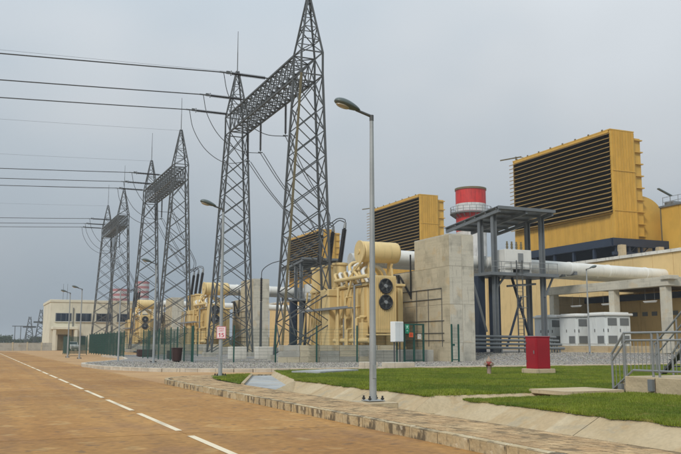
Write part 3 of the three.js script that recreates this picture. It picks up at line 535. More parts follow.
// inlet filter house: louvred front facing the road, ribbed yellow cladding
function makeFilterHouse() {
  const h = thing('filter_house', 'nearest and largest yellow louvred filter house, above the right-hand building', 'filter house', [74.5, 14.8, -81.5], 0, 'yellow louvred filter houses'), R = rng(61), LZ = -21.4;
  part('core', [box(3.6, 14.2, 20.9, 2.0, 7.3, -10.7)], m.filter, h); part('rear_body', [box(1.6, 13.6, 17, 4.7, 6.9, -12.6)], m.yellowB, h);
  part('frame', [box(0.3, 14.6, 0.2, 0.16, 7.3, -0.1), box(0.3, 14.6, 0.2, 0.16, 7.3, LZ + 0.1), box(0.3, 0.3, 20.7, 0.12, 14.45, -10.7), box(0.3, 0.3, 20.7, 0.12, 3.6, -10.7)], m.yellow, h);
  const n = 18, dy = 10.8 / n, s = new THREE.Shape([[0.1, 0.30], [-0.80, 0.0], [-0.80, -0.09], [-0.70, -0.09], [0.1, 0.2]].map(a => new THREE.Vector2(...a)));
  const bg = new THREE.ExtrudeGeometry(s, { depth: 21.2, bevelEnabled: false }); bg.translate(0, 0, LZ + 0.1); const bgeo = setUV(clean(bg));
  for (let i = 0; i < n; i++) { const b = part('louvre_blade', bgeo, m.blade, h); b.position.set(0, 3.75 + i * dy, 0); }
  for (let k = 0; k < 24; k++) part('panel', [rbox(0.08, 3.3, 0.87, 0, 1.75, -0.46 - k * 0.89, 0.02), ...[-0.28, 0, 0.28].map(d => box(0.06, 3.3, 0.06, -0.05, 1.75, -0.46 + d - k * 0.89))], k % 2 ? m.yellow : m.yellowB, h, [k * 0.3, 0]);
  const lev = [0.1, 3.9, 9.2, 14.6];
  for (let l = 0; l < 3; l++) {
    for (let k = 0; k < 8; k++) part('panel', [box(0.42, lev[l + 1] - lev[l] - 0.06, 0.07, 0.48 + k * 0.46, (lev[l] + lev[l + 1]) / 2, 0.0), ...[-0.12, 0.06].map(d => box(0.05, lev[l + 1] - lev[l] - 0.06, 0.06, 0.48 + d + k * 0.46, (lev[l] + lev[l + 1]) / 2, 0.05))], k % 3 ? m.yellow : m.yellowB, h, [k * 0.7, l * 3.3]);
    part('girt', [box(3.8, 0.1, 0.12, 2.1, lev[l] + 0.02, 0.06)], m.yellowB, h);
  }
  part('end_backing', [box(3.9, 14.5, 0.1, 2.15, 7.3, -0.12)], m.yellowB, h);
  part('rear_tower', [box(1.5, 14.0, 3.2, 4.85, 7.05, -2.2)], m.yellow, h);
  for (let i = 0; i < 9; i++) part('ledge', [box(1.75, 0.14, 0.4, 4.9, 0.8 + i * 1.62, -0.5)], m.yellowB, h);
  part('corner_mast', [box(0.22, 14.5, 0.22, 4.05, 7.35, -0.35)], m.yellowB, h);
  part('roof', [box(4.1, 0.14, 21.5, 2.0, 14.68, -10.7)], m.yellow, h);
  for (let i = 0; i < 8; i++) part('lifting_lug', [box(0.12, 0.16, 0.22, -0.05, 14.82, -1.4 - i * 2.7)], m.rustSteel, h);
  part('davit', [bar(V(0, 14.8, -20.6), V(0, 15.3, -20.6), 0.16), bar(V(0.4, 15.15, -19.8), V(-0.6, 15.3, -23.8), 0.2), bar(V(0, 14.8, -18.8), V(0, 15.2, -20.6), 0.1)], m.rustSteel, h);
  part('side_wall', [box(5.0, 14.2, 0.12, 2.6, 7.3, LZ + 0.06)], m.yellow, h);
  return h;
}
const fh = makeFilterHouse();
dup(fh, 'filter_house', [75.0, 14.8, -81.5 + UNITZ], 'middle yellow louvred filter house behind the round transformer tank');
dup(fh, 'filter_house', [76.0, 14.8, -81.5 + 2 * UNITZ], 'smallest yellow louvred filter house seen through the nearest tower');
{ // ducts and casings behind the nearest house
  const s = new THREE.Shape(); s.moveTo(0, 0); s.lineTo(0, 7.0); s.quadraticCurveTo(3.6, 6.9, 4.4, 3.9); s.lineTo(4.4, 0); s.lineTo(0, 0);
  const g = new THREE.ExtrudeGeometry(s, { depth: 16, bevelEnabled: false, curveSegments: 16 }); g.translate(80.0, 14.2, -98.6);
  single('inlet_duct', [clean(g)], m.yellow, 'round-shouldered yellow duct behind the nearest filter house', 'duct');
  const c = thing('turbine_casing', 'flat yellow casing with railed roof at the right edge of the photo', 'building', [82, 12.0, -80.9]);
  for (let i = 0; i < 8; i++) part('wall_panel', [rbox(0.3, 7.4, 2.96, 0.15, 3.7, 1.5 + i * 3, 0.03)], m.yellow, c, [i, 0]);
  part('body', [box(12, 7.3, 24, 6.35, 3.65, 12)], m.yellowB, c); part('roof_edge', [box(12.6, 0.22, 24.4, 6.1, 7.5, 12)], m.steel, c);
  part('corner_seam', [box(0.12, 7.4, 0.12, -0.05, 3.7, -0.02)], m.rustSteel, c);
  for (let i = 0; i < 9; i++) part('rail_post', [cyl(V(0.1, 7.6, 0.3 + i * 1.3), V(0.1, 8.75, 0.3 + i * 1.3), 0.035, 0.035, 6)], m.galv, c);
  for (const y of [8.1, 8.7]) part('rail', [cyl(V(0.1, y, 0.3), V(0.1, y, 20), 0.03, 0.03, 6)], m.galv, c);
  part('roof_unit', [rbox(1.3, 0.5, 1.6, 1.2, 7.9, 0.9, 0.04)], m.galv, c);
  const f = thing('floodlight', 'small floodlight on a short mast behind the filter house', 'lamp', [82.4, 19.5, -79.6]);
  part('mast', [cyl(V(0, 0, 0), V(0, 1.6, 0), 0.05, 0.05, 6)], m.galv, f); part('lamp_head', [box(2.4, 0.14, 0.35, -0.9, 1.75, 0, 0, 0, -0.34)], m.lampHead, f);
}
// blue-black steel deck that carries the filter house, with its concrete stubs
function makeDeck() {
  const d = thing('steel_deck', 'dark blue steel deck under the nearest filter house', 'steelwork', [72.5, 12.4, -81.5], 0, 'dark steel decks under the filter houses');
  part('edge_beam', [box(0.5, 1.0, 26, 0.2, 1.9, -11.5)], m.navy, d); part('edge_beam', [box(9.6, 1.0, 0.5, 5.0, 1.95, 1.4)], m.navy, d); part('edge_beam', [box(9.6, 0.4, 0.4, 5.0, 0.5, 1.5)], m.navy, d);
  part('soffit', [box(9.2, 0.3, 26, 5.2, 2.2, -11.5)], m.navy, d); part('gap_fill_panel', [box(0.2, 2.0, 25.6, 4.4, 1.05, -11.5)], m.navy, d);  // the upright plate is an added dark panel closing the bright sky gap
  for (let i = 0; i < 5; i++) part('post', [box(0.3, 1.9, 0.3, 0.9 + i * 2.1, 0.95, 1.35)], m.navy, d);
  for (let i = 0; i < 6; i++) part('post', [box(0.34, 1.9, 0.34, 0.3, 0.9, -2 - i * 4)], m.navy, d);
  for (const x of [1.3, 7.6]) part('stub_column', [rbox(0.85, 1.6, 0.7, x, 0.75, 1.9, 0.04)], m.concretePale, d);
  for (let i = 0; i < 4; i++) part('brace', [bar(V(0.6 + i * 2.1, 0.2, 1.2), V(2.5 + i * 2.1, 1.8, 1.2), 0.12)], m.navy, d);
  return d;
}
const deck = makeDeck();
dup(deck, 'steel_deck', [73.0, 12.4, -81.5 + UNITZ], 'dark steel deck under the middle filter house'); dup(deck, 'steel_deck', [74, 12.4, -81.5 + 2 * UNITZ], 'dark steel deck under the smallest filter house');

// cream turbine halls, clad in tall panels
function makeHall() {
  const h = thing('turbine_hall', 'nearest cream turbine hall behind the annex at right', 'building', [70, 0.3, -52], 0, 'cream turbine halls'), R = rng(71);
  part('body', [box(26, 11.4, 49, 13.2, 5.7, -25)], m.cream, h);
  for (let i = 0; i < 16; i++) part('wall_panel', [rbox(0.12, 11.3, 3.02, 0.12, 5.7, -2.0 - i * 3.06, 0.02)], m.cream, h, [i * 1.3, 0]);
  for (let i = 0; i < 8; i++) part('wall_panel', [rbox(3.02, 11.3, 0.12, 1.7 + i * 3.06, 5.7, -0.46, 0.02)], m.cream, h, [i * 1.3, 2]);
  part('coping', [box(0.5, 0.35, 49.6, 0.1, 11.55, -25), box(26, 0.35, 0.5, 13.2, 11.55, -0.4)], m.coping, h); part('roof', [box(26, 0.2, 49, 13.2, 11.5, -25)], m.coping, h);
  return h;
}
const hall = makeHall();
dup(hall, 'turbine_hall', [70, 0.3, -52.0 + UNITZ], 'middle cream turbine hall beyond the transformer'); dup(hall, 'turbine_hall', [70, 0.3, -52.0 + 2 * UNITZ], 'farthest cream turbine hall');

// open steel shelter with platform, white panel and ladder
function makeShelter() {
  const s = thing('steel_shelter', 'grey steel shelter with sloping roof and raised platform right of the concrete wall', 'shelter', [45.3, 0.75, -66], 0, 'steel shelters beside the fire walls');
  const sl = 0.088, roofY = z => 13.3 + z * sl, X = [0, 5.65], Z = [0, -2.3];
  for (const x of X) for (const z of Z) part('column', [box(0.09, roofY(z), 0.4, x - 0.18, roofY(z) / 2, z), box(0.09, roofY(z), 0.4, x + 0.18, roofY(z) / 2, z), box(0.3, roofY(z), 0.08, x, roofY(z) / 2, z)], m.steel, s);
  for (let i = 0; i < 8; i++) part('roof_sheet', [box(0.83, 0.06, 9.9, -0.15 + i * 0.84, roofY(-3.35) + 0.42, -3.35, -sl)], m.steel, s);
  for (let i = 0; i < 6; i++) { const z = 1.2 - i * 1.85; part('purlin', [box(6.6, 0.18, 0.12, 2.8, roofY(z) + 0.28, z)], m.steel, s); }
  for (const x of [-0.3, 2.8, 5.9]) part('rafter', [box(0.2, 0.3, 9.8, x, roofY(-3.35) + 0.05, -3.35, -sl)], m.steel, s);
  part('fascia', [box(6.75, 0.3, 0.08, 2.8, roofY(1.62) + 0.32, 1.64)], m.steel, s);
  const P = part('platform', [box(8.0, 0.3, 4.2, 2.9, 7.5, -1.2)], m.steel, s);
  for (let i = 0; i < 8; i++) part('rail_post', [cyl(V(-0.9 + i * 1.1, 7.6, 0.85), V(-0.9 + i * 1.1, 8.7, 0.85), 0.03, 0.03, 6)], m.galv, P);
  for (const y of [8.15, 8.67]) part('rail', [cyl(V(-0.9, y, 0.85), V(6.85, y, 0.85), 0.03, 0.03, 6)], m.galv, P);
  part('knee_brace', [bar(V(0.1, 6.1, 0), V(1.2, 7.4, 0), 0.16)], m.steel, s); part('knee_brace', [bar(V(6.8, 7.4, 0.1), V(5.75, 5.4, 0.1), 0.15)], m.steel, s);
  part('diagonal', [bar(V(2.6, 7.3, -0.9), V(5.0, 1.2, -1.4), 0.2)], m.navy, s); part('diagonal', [bar(V(2.7, 5.4, 0.4), V(1.0, 0.5, 0.2), 0.18)], m.navy, s); part('diagonal', [bar(V(-2.2, 6.9, -0.5), V(-0.6, 2.0, -0.7), 0.15)], m.steel, s);
  part('cross_pipe', [cyl(V(1.5, 6.4, -0.2), V(4.9, 6.7, -0.2), 0.1, 0.1, 8)], m.steel, s);
  for (const x of [-0.75, 1.0]) part('cable_riser', [rbox(0.85, 7.4, 0.8, x, 3.7, -1.6, 0.04)], m.navy, s);
  const L = part('ladder', [bar(V(1.75, 0, 1.1), V(1.75, 8.8, 1.1), 0.09), bar(V(2.4, 0, 1.1), V(2.4, 8.8, 1.1), 0.09)], m.galvDark, s);
  for (let i = 0; i < 23; i++) part('rung', [box(0.6, 0.04, 0.04, 2.07, 0.4 + i * 0.36, 1.1)], m.galvDark, L);
  for (let i = 0; i < 5; i++) part('cage_hoop', [tube([V(1.75, 3.2 + i * 1.05, 1.1), V(1.7, 3.2 + i * 1.05, 1.7), V(2.07, 3.2 + i * 1.05, 1.95), V(2.44, 3.2 + i * 1.05, 1.7), V(2.4, 3.2 + i * 1.05, 1.1)], 0.02, 12, 4)], m.galv, L);
  const w = part('panel_housing', [rbox(3.1, 1.9, 1.5, 2.25, 8.95, 0.0, 0.04)], m.white, s); part('hatch', [rbox(0.6, 0.9, 0.06, 2.5, 9.1, 0.77, 0.02)], m.galv, w); part('housing_leg', [box(0.16, 0.5, 0.16, 3.7, 7.8, 0.6)], m.white, w); part('housing_leg', [box(0.9, 0.5, 0.9, 1.2, 7.8, 0.2)], m.white, w);
  part('lower_unit', [rbox(1.3, 0.9, 1.0, 3.0, 8.0, 0.1, 0.05)], m.vent, s);
  for (let i = 0; i < 4; i++) part('post_insulator', [lathe([[0.001, 0], [0.12, 0], [0.08, 0.2], [0.14, 0.3], [0.08, 0.45], [0.13, 0.55], [0.07, 0.75], [0.1, 0.85], [0.001, 0.9]], 10, 1.5 + i * 0.55, 9.88, 0)], m.rustSteel, s);
  return s;
}
const shel = makeShelter();
dup(shel, 'steel_shelter', [45.3, 0.75, -66 + UNITZ], 'far steel shelter with dark roof left of the nearest lattice tower');
for (let i = 0; i < 4; i++) single('service_pipe', [cyl(V(38.5, 1.3 + i * 0.34, -62.6 - i * 0.4), V(50.5, 1.2 + i * 0.34, -62.6 - i * 0.4), 0.13, 0.13, 10), ...[40, 43.5, 47, 50].map(x => box(0.12, 1.1 + i * 0.34, 0.12, x, 0.65 + i * 0.17, -62.6 - i * 0.4))], m.vent, `${['lowest', 'second lowest', 'second highest', 'highest'][i]} grey pipe run near the ground under the steel shelter`, 'pipe', 'low pipes under the shelter');

// ---------------------------------------------------------------- annex with open concrete frame
{
  const a = thing('annex', 'open concrete-framed annex behind the white cabinets', 'building', [58, 0.75, -57.2]);
  for (const [x, z, w] of [[0.4, -0.4, 0.75], [0.4, -7.2, 0.75], [0.4, -16.6, 0.75], [8.5, -0.4, 0.75]]) part('column', [rbox(w, 6.2, 0.75, x, 3.1, z, 0.03)], m.concreteB, a);
  part('beam', [rbox(0.8, 0.85, 17.6, 0.3, 6.62, -8.4, 0.03)], m.concreteB, a); part('beam', [rbox(11, 0.85, 0.8, 6.1, 6.62, -0.1, 0.03)], m.concreteB, a); part('beam', [rbox(1.2, 0.36, 1.1, 0.3, 6.95, 0.25, 0.03)], m.concreteB, a);
  part('roof_slab', [box(11.4, 0.22, 16.4, 6.4, 6.9, -8.6)], m.concrete, a);
  for (let i = 0; i < 6; i++) { const w = part('wall_panel', [rbox(0.14, 6.0, 2.7, 5.2, 3.1, -1.8 - i * 2.74, 0.02)], m.cream, a, [i, 0]); for (let k = 0; k < 2; k++) part('vent', [box(0.06, 0.42, 0.7, 5.1, 3.9, -1.2 - i * 2.74 - k * 1.3)], m.vent, w); }
  part('end_wall', [box(11, 6.0, 0.3, 6.0, 3.1, -17.2)], m.concrete, a); part('dark_duct', [box(0.6, 0.6, 15, 4.3, 5.6, -8.4)], m.navy, a);
  part('plinth', [box(5, 0.5, 17, 3, 0.2, -8.4)], m.concrete, a);
  for (const [z] of [[-2.6], [-8.4], [-13.2]]) { const f = thing('tube_light', `white fluorescent tube light hung in the annex, ${z > -4 ? 'right' : z > -10 ? 'middle' : 'left'} one`, 'lamp', [58.6, 5.55, -57.2 + z], 0, 'tube lights in the annex'); part('tube', [cyl(V(0, 0, -0.75), V(0, 0, 0.75), 0.05, 0.05, 8)], m.whiteClean, f); part('reflector', [box(0.22, 0.06, 1.6, 0, 0.09, 0)], m.whiteClean, f); for (const zz of [-0.6, 0.6]) part('hanger', [cyl(V(0, 0.1, zz), V(0, 1.2, zz), 0.015, 0.015, 4)], m.galv, f); }
}
// ---------------------------------------------------------------- white electrical cabinets on a plinth
{
  single('cabinet_plinth', [rbox(4.2, 0.75, 14.2, 57.0, 1.02, -67.2, 0.04), rbox(5.2, 0.4, 15, 56.9, 0.62, -67.2, 0.04)], m.concretePale, 'long low concrete plinth under the white cabinets', 'plinth');
  const tex = ['nearest', 'middle', 'farthest'];
  [-62.1, -66.3, -70.5].forEach((z, i) => {
    const c = thing('power_cabinet', `${['right-hand white electrical cabinet, nearest the stairs', 'middle white electrical cabinet of three by the annex', 'left-hand white electrical cabinet beside the steel shelter'][i]}`, 'cabinet', [55.1, 1.4, z], 0, 'white electrical cabinets');
    part('body', [rbox(3.1, 2.9, 2.6, 1.55, 1.45, -1.3, 0.03)], m.cabinet, c); part('roof', [rbox(3.5, 0.22, 3.0, 1.55, 3.02, -1.3, 0.05), box(2.9, 0.14, 2.4, 1.55, 3.18, -1.3)], m.whiteClean, c); part('base', [box(2.9, 0.16, 2.4, 1.55, 0.03, -1.3)], m.vent, c);
    for (let k = 0; k < 2; k++) {
      const d = part('door', [rbox(1.42, 2.6, 0.05, 0.8 + k * 1.5, 1.5, 0.02, 0.015)], m.cabinet, c);
      for (const [y, h] of [[2.32, 0.72], [0.62, 0.74]]) { const v = part('vent', [box(1.1, h, 0.05, 0.8 + k * 1.5, y, 0.045)], m.vent, d); }
      part('handle', [box(0.05, 0.3, 0.06, 0.24 + k * 1.5, 1.5, 0.07)], m.black, d);
      const e = part('door', [rbox(0.05, 2.6, 1.2, -0.02, 1.5, -0.66 - k * 1.26, 0.015)], m.cabinet, c); part('handle', [box(0.06, 0.3, 0.05, -0.06, 1.5, -0.2 - k * 1.26)], m.black, e); if (!k) part('vent', [box(0.05, 0.72, 0.9, -0.045, 0.62, -0.66)], m.vent, e);
    }
  });
}
// ---------------------------------------------------------------- street lamps
function makeLamp() {
  const l = thing('street_lamp', 'tall grey street lamp in the foreground beside the pavement', 'street lamp', [9.42, 0.22, -19.3], 0, 'grey street lamps');
  part('pole', [cyl(V(0, 0.02, 0), V(0, 1.6, 0), 0.095, 0.086, 16), cyl(V(0, 1.6, 0), V(0, 7.5, 0), 0.084, 0.052, 16)], m.pole, l);
  part('base_plate', [rbox(0.46, 0.03, 0.46, 0, 0.02, 0, 0.008)], m.pole, l);
  for (const x of [-1, 1]) for (const z of [-1, 1]) part('anchor_bolt', [cyl(V(x * 0.18, 0.02, z * 0.18), V(x * 0.18, 0.14, z * 0.18), 0.026, 0.026, 8), cyl(V(x * 0.18, 0.05, z * 0.18), V(x * 0.18, 0.085, z * 0.18), 0.045, 0.045, 6)], m.rubber, l);
  part('inspection_door', [box(0.1, 0.34, 0.02, 0, 0.75, 0.092)], m.pole, l);
  const a = 0.27, dir = V(-Math.cos(a), Math.sin(a), 0);
  part('arm', [cyl(V(0, 7.4, 0), V(0, 7.56, 0), 0.058, 0.058, 12), cyl(V(0.02, 7.52, 0), V(0.02, 7.52, 0).addScaledVector(dir, 0.5), 0.04, 0.036, 10)], m.galvDark, l);
  const g = new THREE.SphereGeometry(1, 24, 14), p = g.attributes.position;
  for (let i = 0; i < p.count; i++) { let x = p.getX(i), y = p.getY(i), z = p.getZ(i); const taper = 0.72 - 0.32 * x; p.setXYZ(i, x * 0.39, (y > 0 ? y * 0.12 : y * 0.075) * (taper + 0.35), z * 0.17 * (taper + 0.3)); }
  g.computeVertexNormals(); g.rotateZ(-a); const c0 = V(0.02, 7.55, 0).addScaledVector(dir, 0.76); g.translate(c0.x, c0.y, c0.z);
  const hd = part('lamp_head', [clean(g)], m.lampHead, l);
  const q = new THREE.SphereGeometry(1, 18, 10), qp = q.attributes.position; for (let i = 0; i < qp.count; i++) qp.setXYZ(i, qp.getX(i) * 0.2, qp.getY(i) * 0.05, qp.getZ(i) * 0.125); q.computeVertexNormals(); q.rotateZ(-a); const c1 = c0.clone().addScaledVector(dir, 0.12).add(V(-0.02, -0.07, 0)); q.translate(c1.x, c1.y, c1.z);
  part('lens', [clean(q)], m.lampLens, hd);
  return l;
}
const lamp = makeLamp();
structure('lamp_footing', [rbox(0.9, 0.6, 1.1, 9.42, -0.09, -19.3, 0.03)], m.drain);
dup(lamp, 'street_lamp', [10.02, 0.22, -36.0], 'grey street lamp carrying the speed limit sign');
dup(lamp, 'street_lamp', [12.4, 0.2, -63.3], 'grey street lamp left of the dark bin, beyond the side road');
dup(lamp, 'street_lamp', [10.35, 0.0, -93.6], 'far street lamp in front of the pale building, the right one of two');
dup(lamp, 'street_lamp', [9.9, 0.0, -101.5], 'farthest street lamp, left one of two before the pale building');
dup(lamp, 'street_lamp', [50, 0.75, -58.5], 'street lamp standing in front of the white cabinets at right', Math.PI * 0.97);
structure('lamp_footing', [rbox(0.7, 0.5, 0.7, 10.02, -0.03, -36.0, 0.03)], m.concretePale);
{ const s = thing('slim_mast', 'slim bare grey mast left of the middle gantry', 'mast', [10.48, 0.2, -67.8]); part('pole', [cyl(V(0, 0, 0), V(0, 5.6, 0), 0.075, 0.05, 10)], m.pole, s); part('base_plate', [box(0.36, 0.04, 0.36, 0, 0.03, 0)], m.pole, s); part('cap', [cyl(V(0, 5.58, 0), V(0, 5.68, 0), 0.07, 0.05, 10)], m.pole, s); }
signBoard('speed_sign', 0.42, 0.55, signTex(168, 220, (x, w, h) => { x.fillStyle = '#f0e2e2'; x.fillRect(0, 0, w, h); x.strokeStyle = '#cf6470'; x.lineWidth = 10; x.strokeRect(6, 6, w - 12, h - 12); x.fillStyle = '#c8374a'; x.textAlign = 'center'; x.font = 'bold 36px sans-serif'; x.fillText('SPEED', w / 2, 54); x.fillText('LIMIT', w / 2, 92); x.font = 'bold 104px sans-serif'; x.fillText('15', w / 2, 192); }), 'white and red speed limit sign reading 15 on a lamp post', [10.0, 2.16, -35.88], -0.28);

// ---------------------------------------------------------------- lawn objects
{
  const b = thing('red_box', 'tall red metal cabinet on a concrete base on the lawn', 'cabinet', [22.75, 0.35, -30.0], 0.05);
  part('base', [rbox(1.08, 0.26, 1.0, 0, 0.1, 0, 0.03)], m.concretePale, b); part('body', [rbox(0.76, 1.36, 0.72, 0, 0.91, 0, 0.02)], m.red, b); part('lid', [rbox(0.8, 0.05, 0.76, 0, 1.61, 0, 0.015)], m.red, b); const d0 = part('door', [rbox(0.02, 1.24, 0.62, -0.384, 0.9, 0, 0.006)], m.red, b); part('door', [rbox(0.66, 1.24, 0.02, 0, 0.9, 0.366, 0.006)], m.red, b); part('handle', [box(0.04, 0.14, 0.03, -0.41, 0.95, 0.22)], m.galv, d0); for (const y of [0.5, 1.3]) part('hinge', [cyl(V(-0.395, y, -0.29), V(-0.395, y + 0.1, -0.29), 0.016, 0.016, 6)], m.galvDark, d0);
}
{
  const h = thing('fire_hydrant', 'small weathered red and white fire hydrant on the lawn', 'hydrant', [20.1, 0.34, -29.9], 0.3), red = M(0.30, 0.05, 0.04, 0.6, { map: streaky }), pale = M(0.34, 0.25, 0.19, 0.7, { map: streaky });
  part('standpipe', [lathe([[0.001, 0], [0.13, 0], [0.13, 0.04], [0.085, 0.06], [0.085, 0.3], [0.12, 0.33], [0.12, 0.37], [0.1, 0.4], [0.1, 0.56], [0.001, 0.56]], 18)], pale, h); part('barrel', [lathe([[0.001, 0.38], [0.125, 0.38], [0.13, 0.5], [0.11, 0.58], [0.001, 0.58]], 18)], red, h);
  part('bonnet', [lathe([[0.12, 0.57], [0.12, 0.6], [0.1, 0.66], [0.06, 0.71], [0.03, 0.73], [0.03, 0.79], [0.001, 0.79]], 18)], pale, h);
  for (const s of [-1, 1]) { const o = part('outlet', [cyl(V(0.08 * s, 0.47, 0), V(0.2 * s, 0.47, 0), 0.055, 0.06, 12)], red, h); part('cap', [cyl(V(0.2 * s, 0.47, 0), V(0.25 * s, 0.47, 0), 0.075, 0.07, 12)], pale, o); }
  part('outlet', [cyl(V(0, 0.45, 0.09), V(0, 0.45, 0.2), 0.065, 0.075, 12)], pale, h);
}
single('bridge_slab', [rbox(2.0, 0.12, 1.5, 14.95, 0.40, -18.1, 0.02, 0.04)], m.concretePale, 'flat concrete slab bridging the branch drain at the foot of the stairs', 'slab');
single('drain_cover', [rbox(3.4, 0.1, 1.5, 14.7, 0.42, -35.0, 0.02, 0.62), rbox(0.5, 0.3, 0.3, 14.3, 0.28, -34.2, 0.02, 0.62)], m.channel, 'grey concrete slab lying on the lawn beside the wide channel', 'slab');
for (const [x, z, w, l] of [[20.7, -43, 0.9, 'small pale concrete block at the left of two beside the lawn\'s far edge'], [21.9, -41.6, 1.75, 'long pale concrete block right of a smaller one at the lawn\'s far edge']]) single('concrete_block', [rbox(w, 0.62, 0.7, 0, 0.31, 0, 0.03)], m.concreteB, l, 'concrete block', 'concrete blocks at the lawn edge', [x, 0, z]);
for (const [x, z, w, l] of [[22.6, -75.4, 1.5, 'left white concrete block inside the fence'], [24.9, -74.4, 1.5, 'right white concrete block inside the fence']]) single('footing_block', [rbox(w, 1.15, 1.2, 0, 0.57, 0, 0.04)], m.coping, l, 'concrete block', 'white blocks inside the fence', [x, 0.2, z]);
{
  const c = thing('switch_box', 'white switch box on two legs left of the gate', 'cabinet', [29.6, 0.2, -56.4], 0.3); part('housing', [rbox(0.95, 1.55, 0.5, 0, 2.35, 0, 0.03)], m.whiteClean, c); part('door', [rbox(0.42, 1.45, 0.03, -0.22, 2.35, 0.26, 0.01)], m.cabinet, c); part('door', [rbox(0.42, 1.45, 0.03, 0.22, 2.35, 0.26, 0.01)], m.cabinet, c); for (const x of [-0.3, 0.3]) part('leg', [box(0.08, 1.6, 0.08, x, 0.8, 0)], m.galvDark, c);
  const b = thing('litter_bin', 'dark brown litter bin in front of the green fence', 'bin', [14.5, 0.2, -64.8]); const bg = new THREE.CylinderGeometry(0.52, 0.42, 1.0, 4, 1); bg.rotateY(Math.PI / 4); bg.translate(0, 0.6, 0); part('body', [clean(bg)], m.binBrown, b); part('rim', [rbox(0.8, 0.07, 0.8, 0, 1.1, 0, 0.02)], m.binBrown, b); part('foot', [box(0.4, 0.12, 0.4, 0, 0.06, 0)], m.rubber, b);
}
for (const [x, z, l] of [[31.2, -94.5, 'dark surge arrester on a post left of the nearest lattice tower']]) { const a = thing('surge_arrester', l, 'insulator', [x, 0.2, z]); part('post', [cyl(V(0, 0, 0), V(0, 6.4, 0), 0.16, 0.13, 10)], m.galvDark, a); part('sheds', [lathe(shedProfile(3.0, 0.2, 14), 10, 0, 6.4, 0)], m.insul, a); part('terminal', [tube([V(0, 9.4, 0), V(0.1, 10.2, 0), V(1.0, 11.0, 0.4), V(2.6, 11.5, 1)], 0.05, 16, 5)], m.cable, a); }
for (const [x, z, w, l] of [[17.2, -92, 1.9, 'low dark brown steel tank behind the middle gantry fence, left one'], [17.0, -77.5, 1.0, 'low dark brown steel tank behind the fence beside the dark bin']]) single('oil_tank', [rbox(w, 0.75, 1.0, 0, 0.42, 0, 0.05), box(w * 0.8, 0.1, 0.7, 0, 0.05, 0)], m.binBrown, l, 'tank', 'low brown tanks', [x, 0.2, z]);

// ---------------------------------------------------------------- stairs with railings
{
  const s = thing('stair_landing', 'concrete landing with grey metal handrails at the right edge of the lawn', 'stairs', [16.45, 0.35, -17.55], -Math.PI / 2);
  part('landing', [rbox(5.2, 0.48, 2.6, 2.6, 0.22, -1.0, 0.025)], m.concretePale, s); part('landing_joint', [box(0.02, 0.45, 2.612, 1.1, 0.21, -1.0)], m.joint, s);
  for (let i = 0; i < 2; i++) part('step', [rbox(0.34, 0.16 * (2 - i), 2.2, -0.17 - 0.34 * i, 0.08 * (2 - i), -1.0, 0.015)], m.concretePale, s);
  part('cable_box', [box(0.16, 0.3, 0.1, 1.0, 0.26, 0.34)], m.vent, s); part('cable_box', [box(0.14, 0.26, 0.1, -0.15, 0.12, 0.3)], m.vent, s);
  for (const z of [0.15, -2.1]) {
    const r = new THREE.Group(); r.name = 'railing'; s.add(r); const T = (p, q, w = 0.028) => cyl(p, q, w, w, 8);
    const foot = V(-0.62, 0.06, z), top0 = V(-0.62, 1.05, z), bend = V(-0.12, 1.62, z), end = V(5.0, 1.62, z);
    part('post', [T(foot, top0, 0.032)], m.galv, r); part('post', [T(V(-0.12, 0.2, z), bend, 0.032)], m.galv, r);
    for (const x of [0.9, 1.12, 2.2, 3.4, 4.6]) part('post', [T(V(x, 0.45, z), V(x, 1.62, z), 0.032)], m.galv, r);
    part('handrail', [T(top0, bend, 0.032), T(bend, end, 0.032), (() => { const g = new THREE.SphereGeometry(0.034, 8, 6); g.translate(bend.x, bend.y, z); return clean(g); })()], m.galv, r);
    part('lower_rail', [T(V(-0.62, 0.86, z), V(-0.05, 1.42, z)), T(V(-0.05, 1.42, z), V(5, 1.42, z))], m.galv, r); part('lower_rail', [T(V(-0.62, 0.08, z), V(0.18, 0.62, z)), T(V(0.18, 0.62, z), V(5, 0.62, z))], m.galv, r);
    for (let x = -0.48; x < 4.9; x += 0.145) { const y0 = x < 0.18 ? 0.08 + (x + 0.62) * 0.675 : 0.62, y1 = x < -0.05 ? 0.86 + (x + 0.62) * 0.98 : 1.42; part('baluster', [cyl(V(x, y0, z), V(x, y1, z), 0.009, 0.009, 5)], m.galv, r); }
  }
  const u = thing('metal_stair', 'grey metal stair climbing out of the frame behind the concrete landing', 'stairs', [18.9, 0.8, -18.9], -Math.PI / 2);
  for (const z of [0, -1.0]) { part('stringer', [bar(V(0, 0, z), V(3.4, 2.9, z), 0.06, 0.2)], m.galvDark, u); part('handrail', [cyl(V(-0.3, 0.85, z), V(3.4, 4.0, z), 0.03, 0.03, 8)], m.galv, u); part('knee_rail', [cyl(V(-0.3, 0.5, z), V(3.4, 3.65, z), 0.024, 0.024, 8)], m.galv, u); for (let i = 0; i < 5; i++) part('post', [cyl(V(-0.25 + i * 0.85, i * 0.72, z), V(-0.25 + i * 0.85, 0.9 + i * 0.72, z), 0.026, 0.026, 8)], m.galv, u); }
  for (let i = 0; i < 14; i++) part('tread', [box(0.27, 0.035, 0.96, 0.12 + i * 0.24, 0.2 + i * 0.205, -0.5)], m.galvDark, u);
}
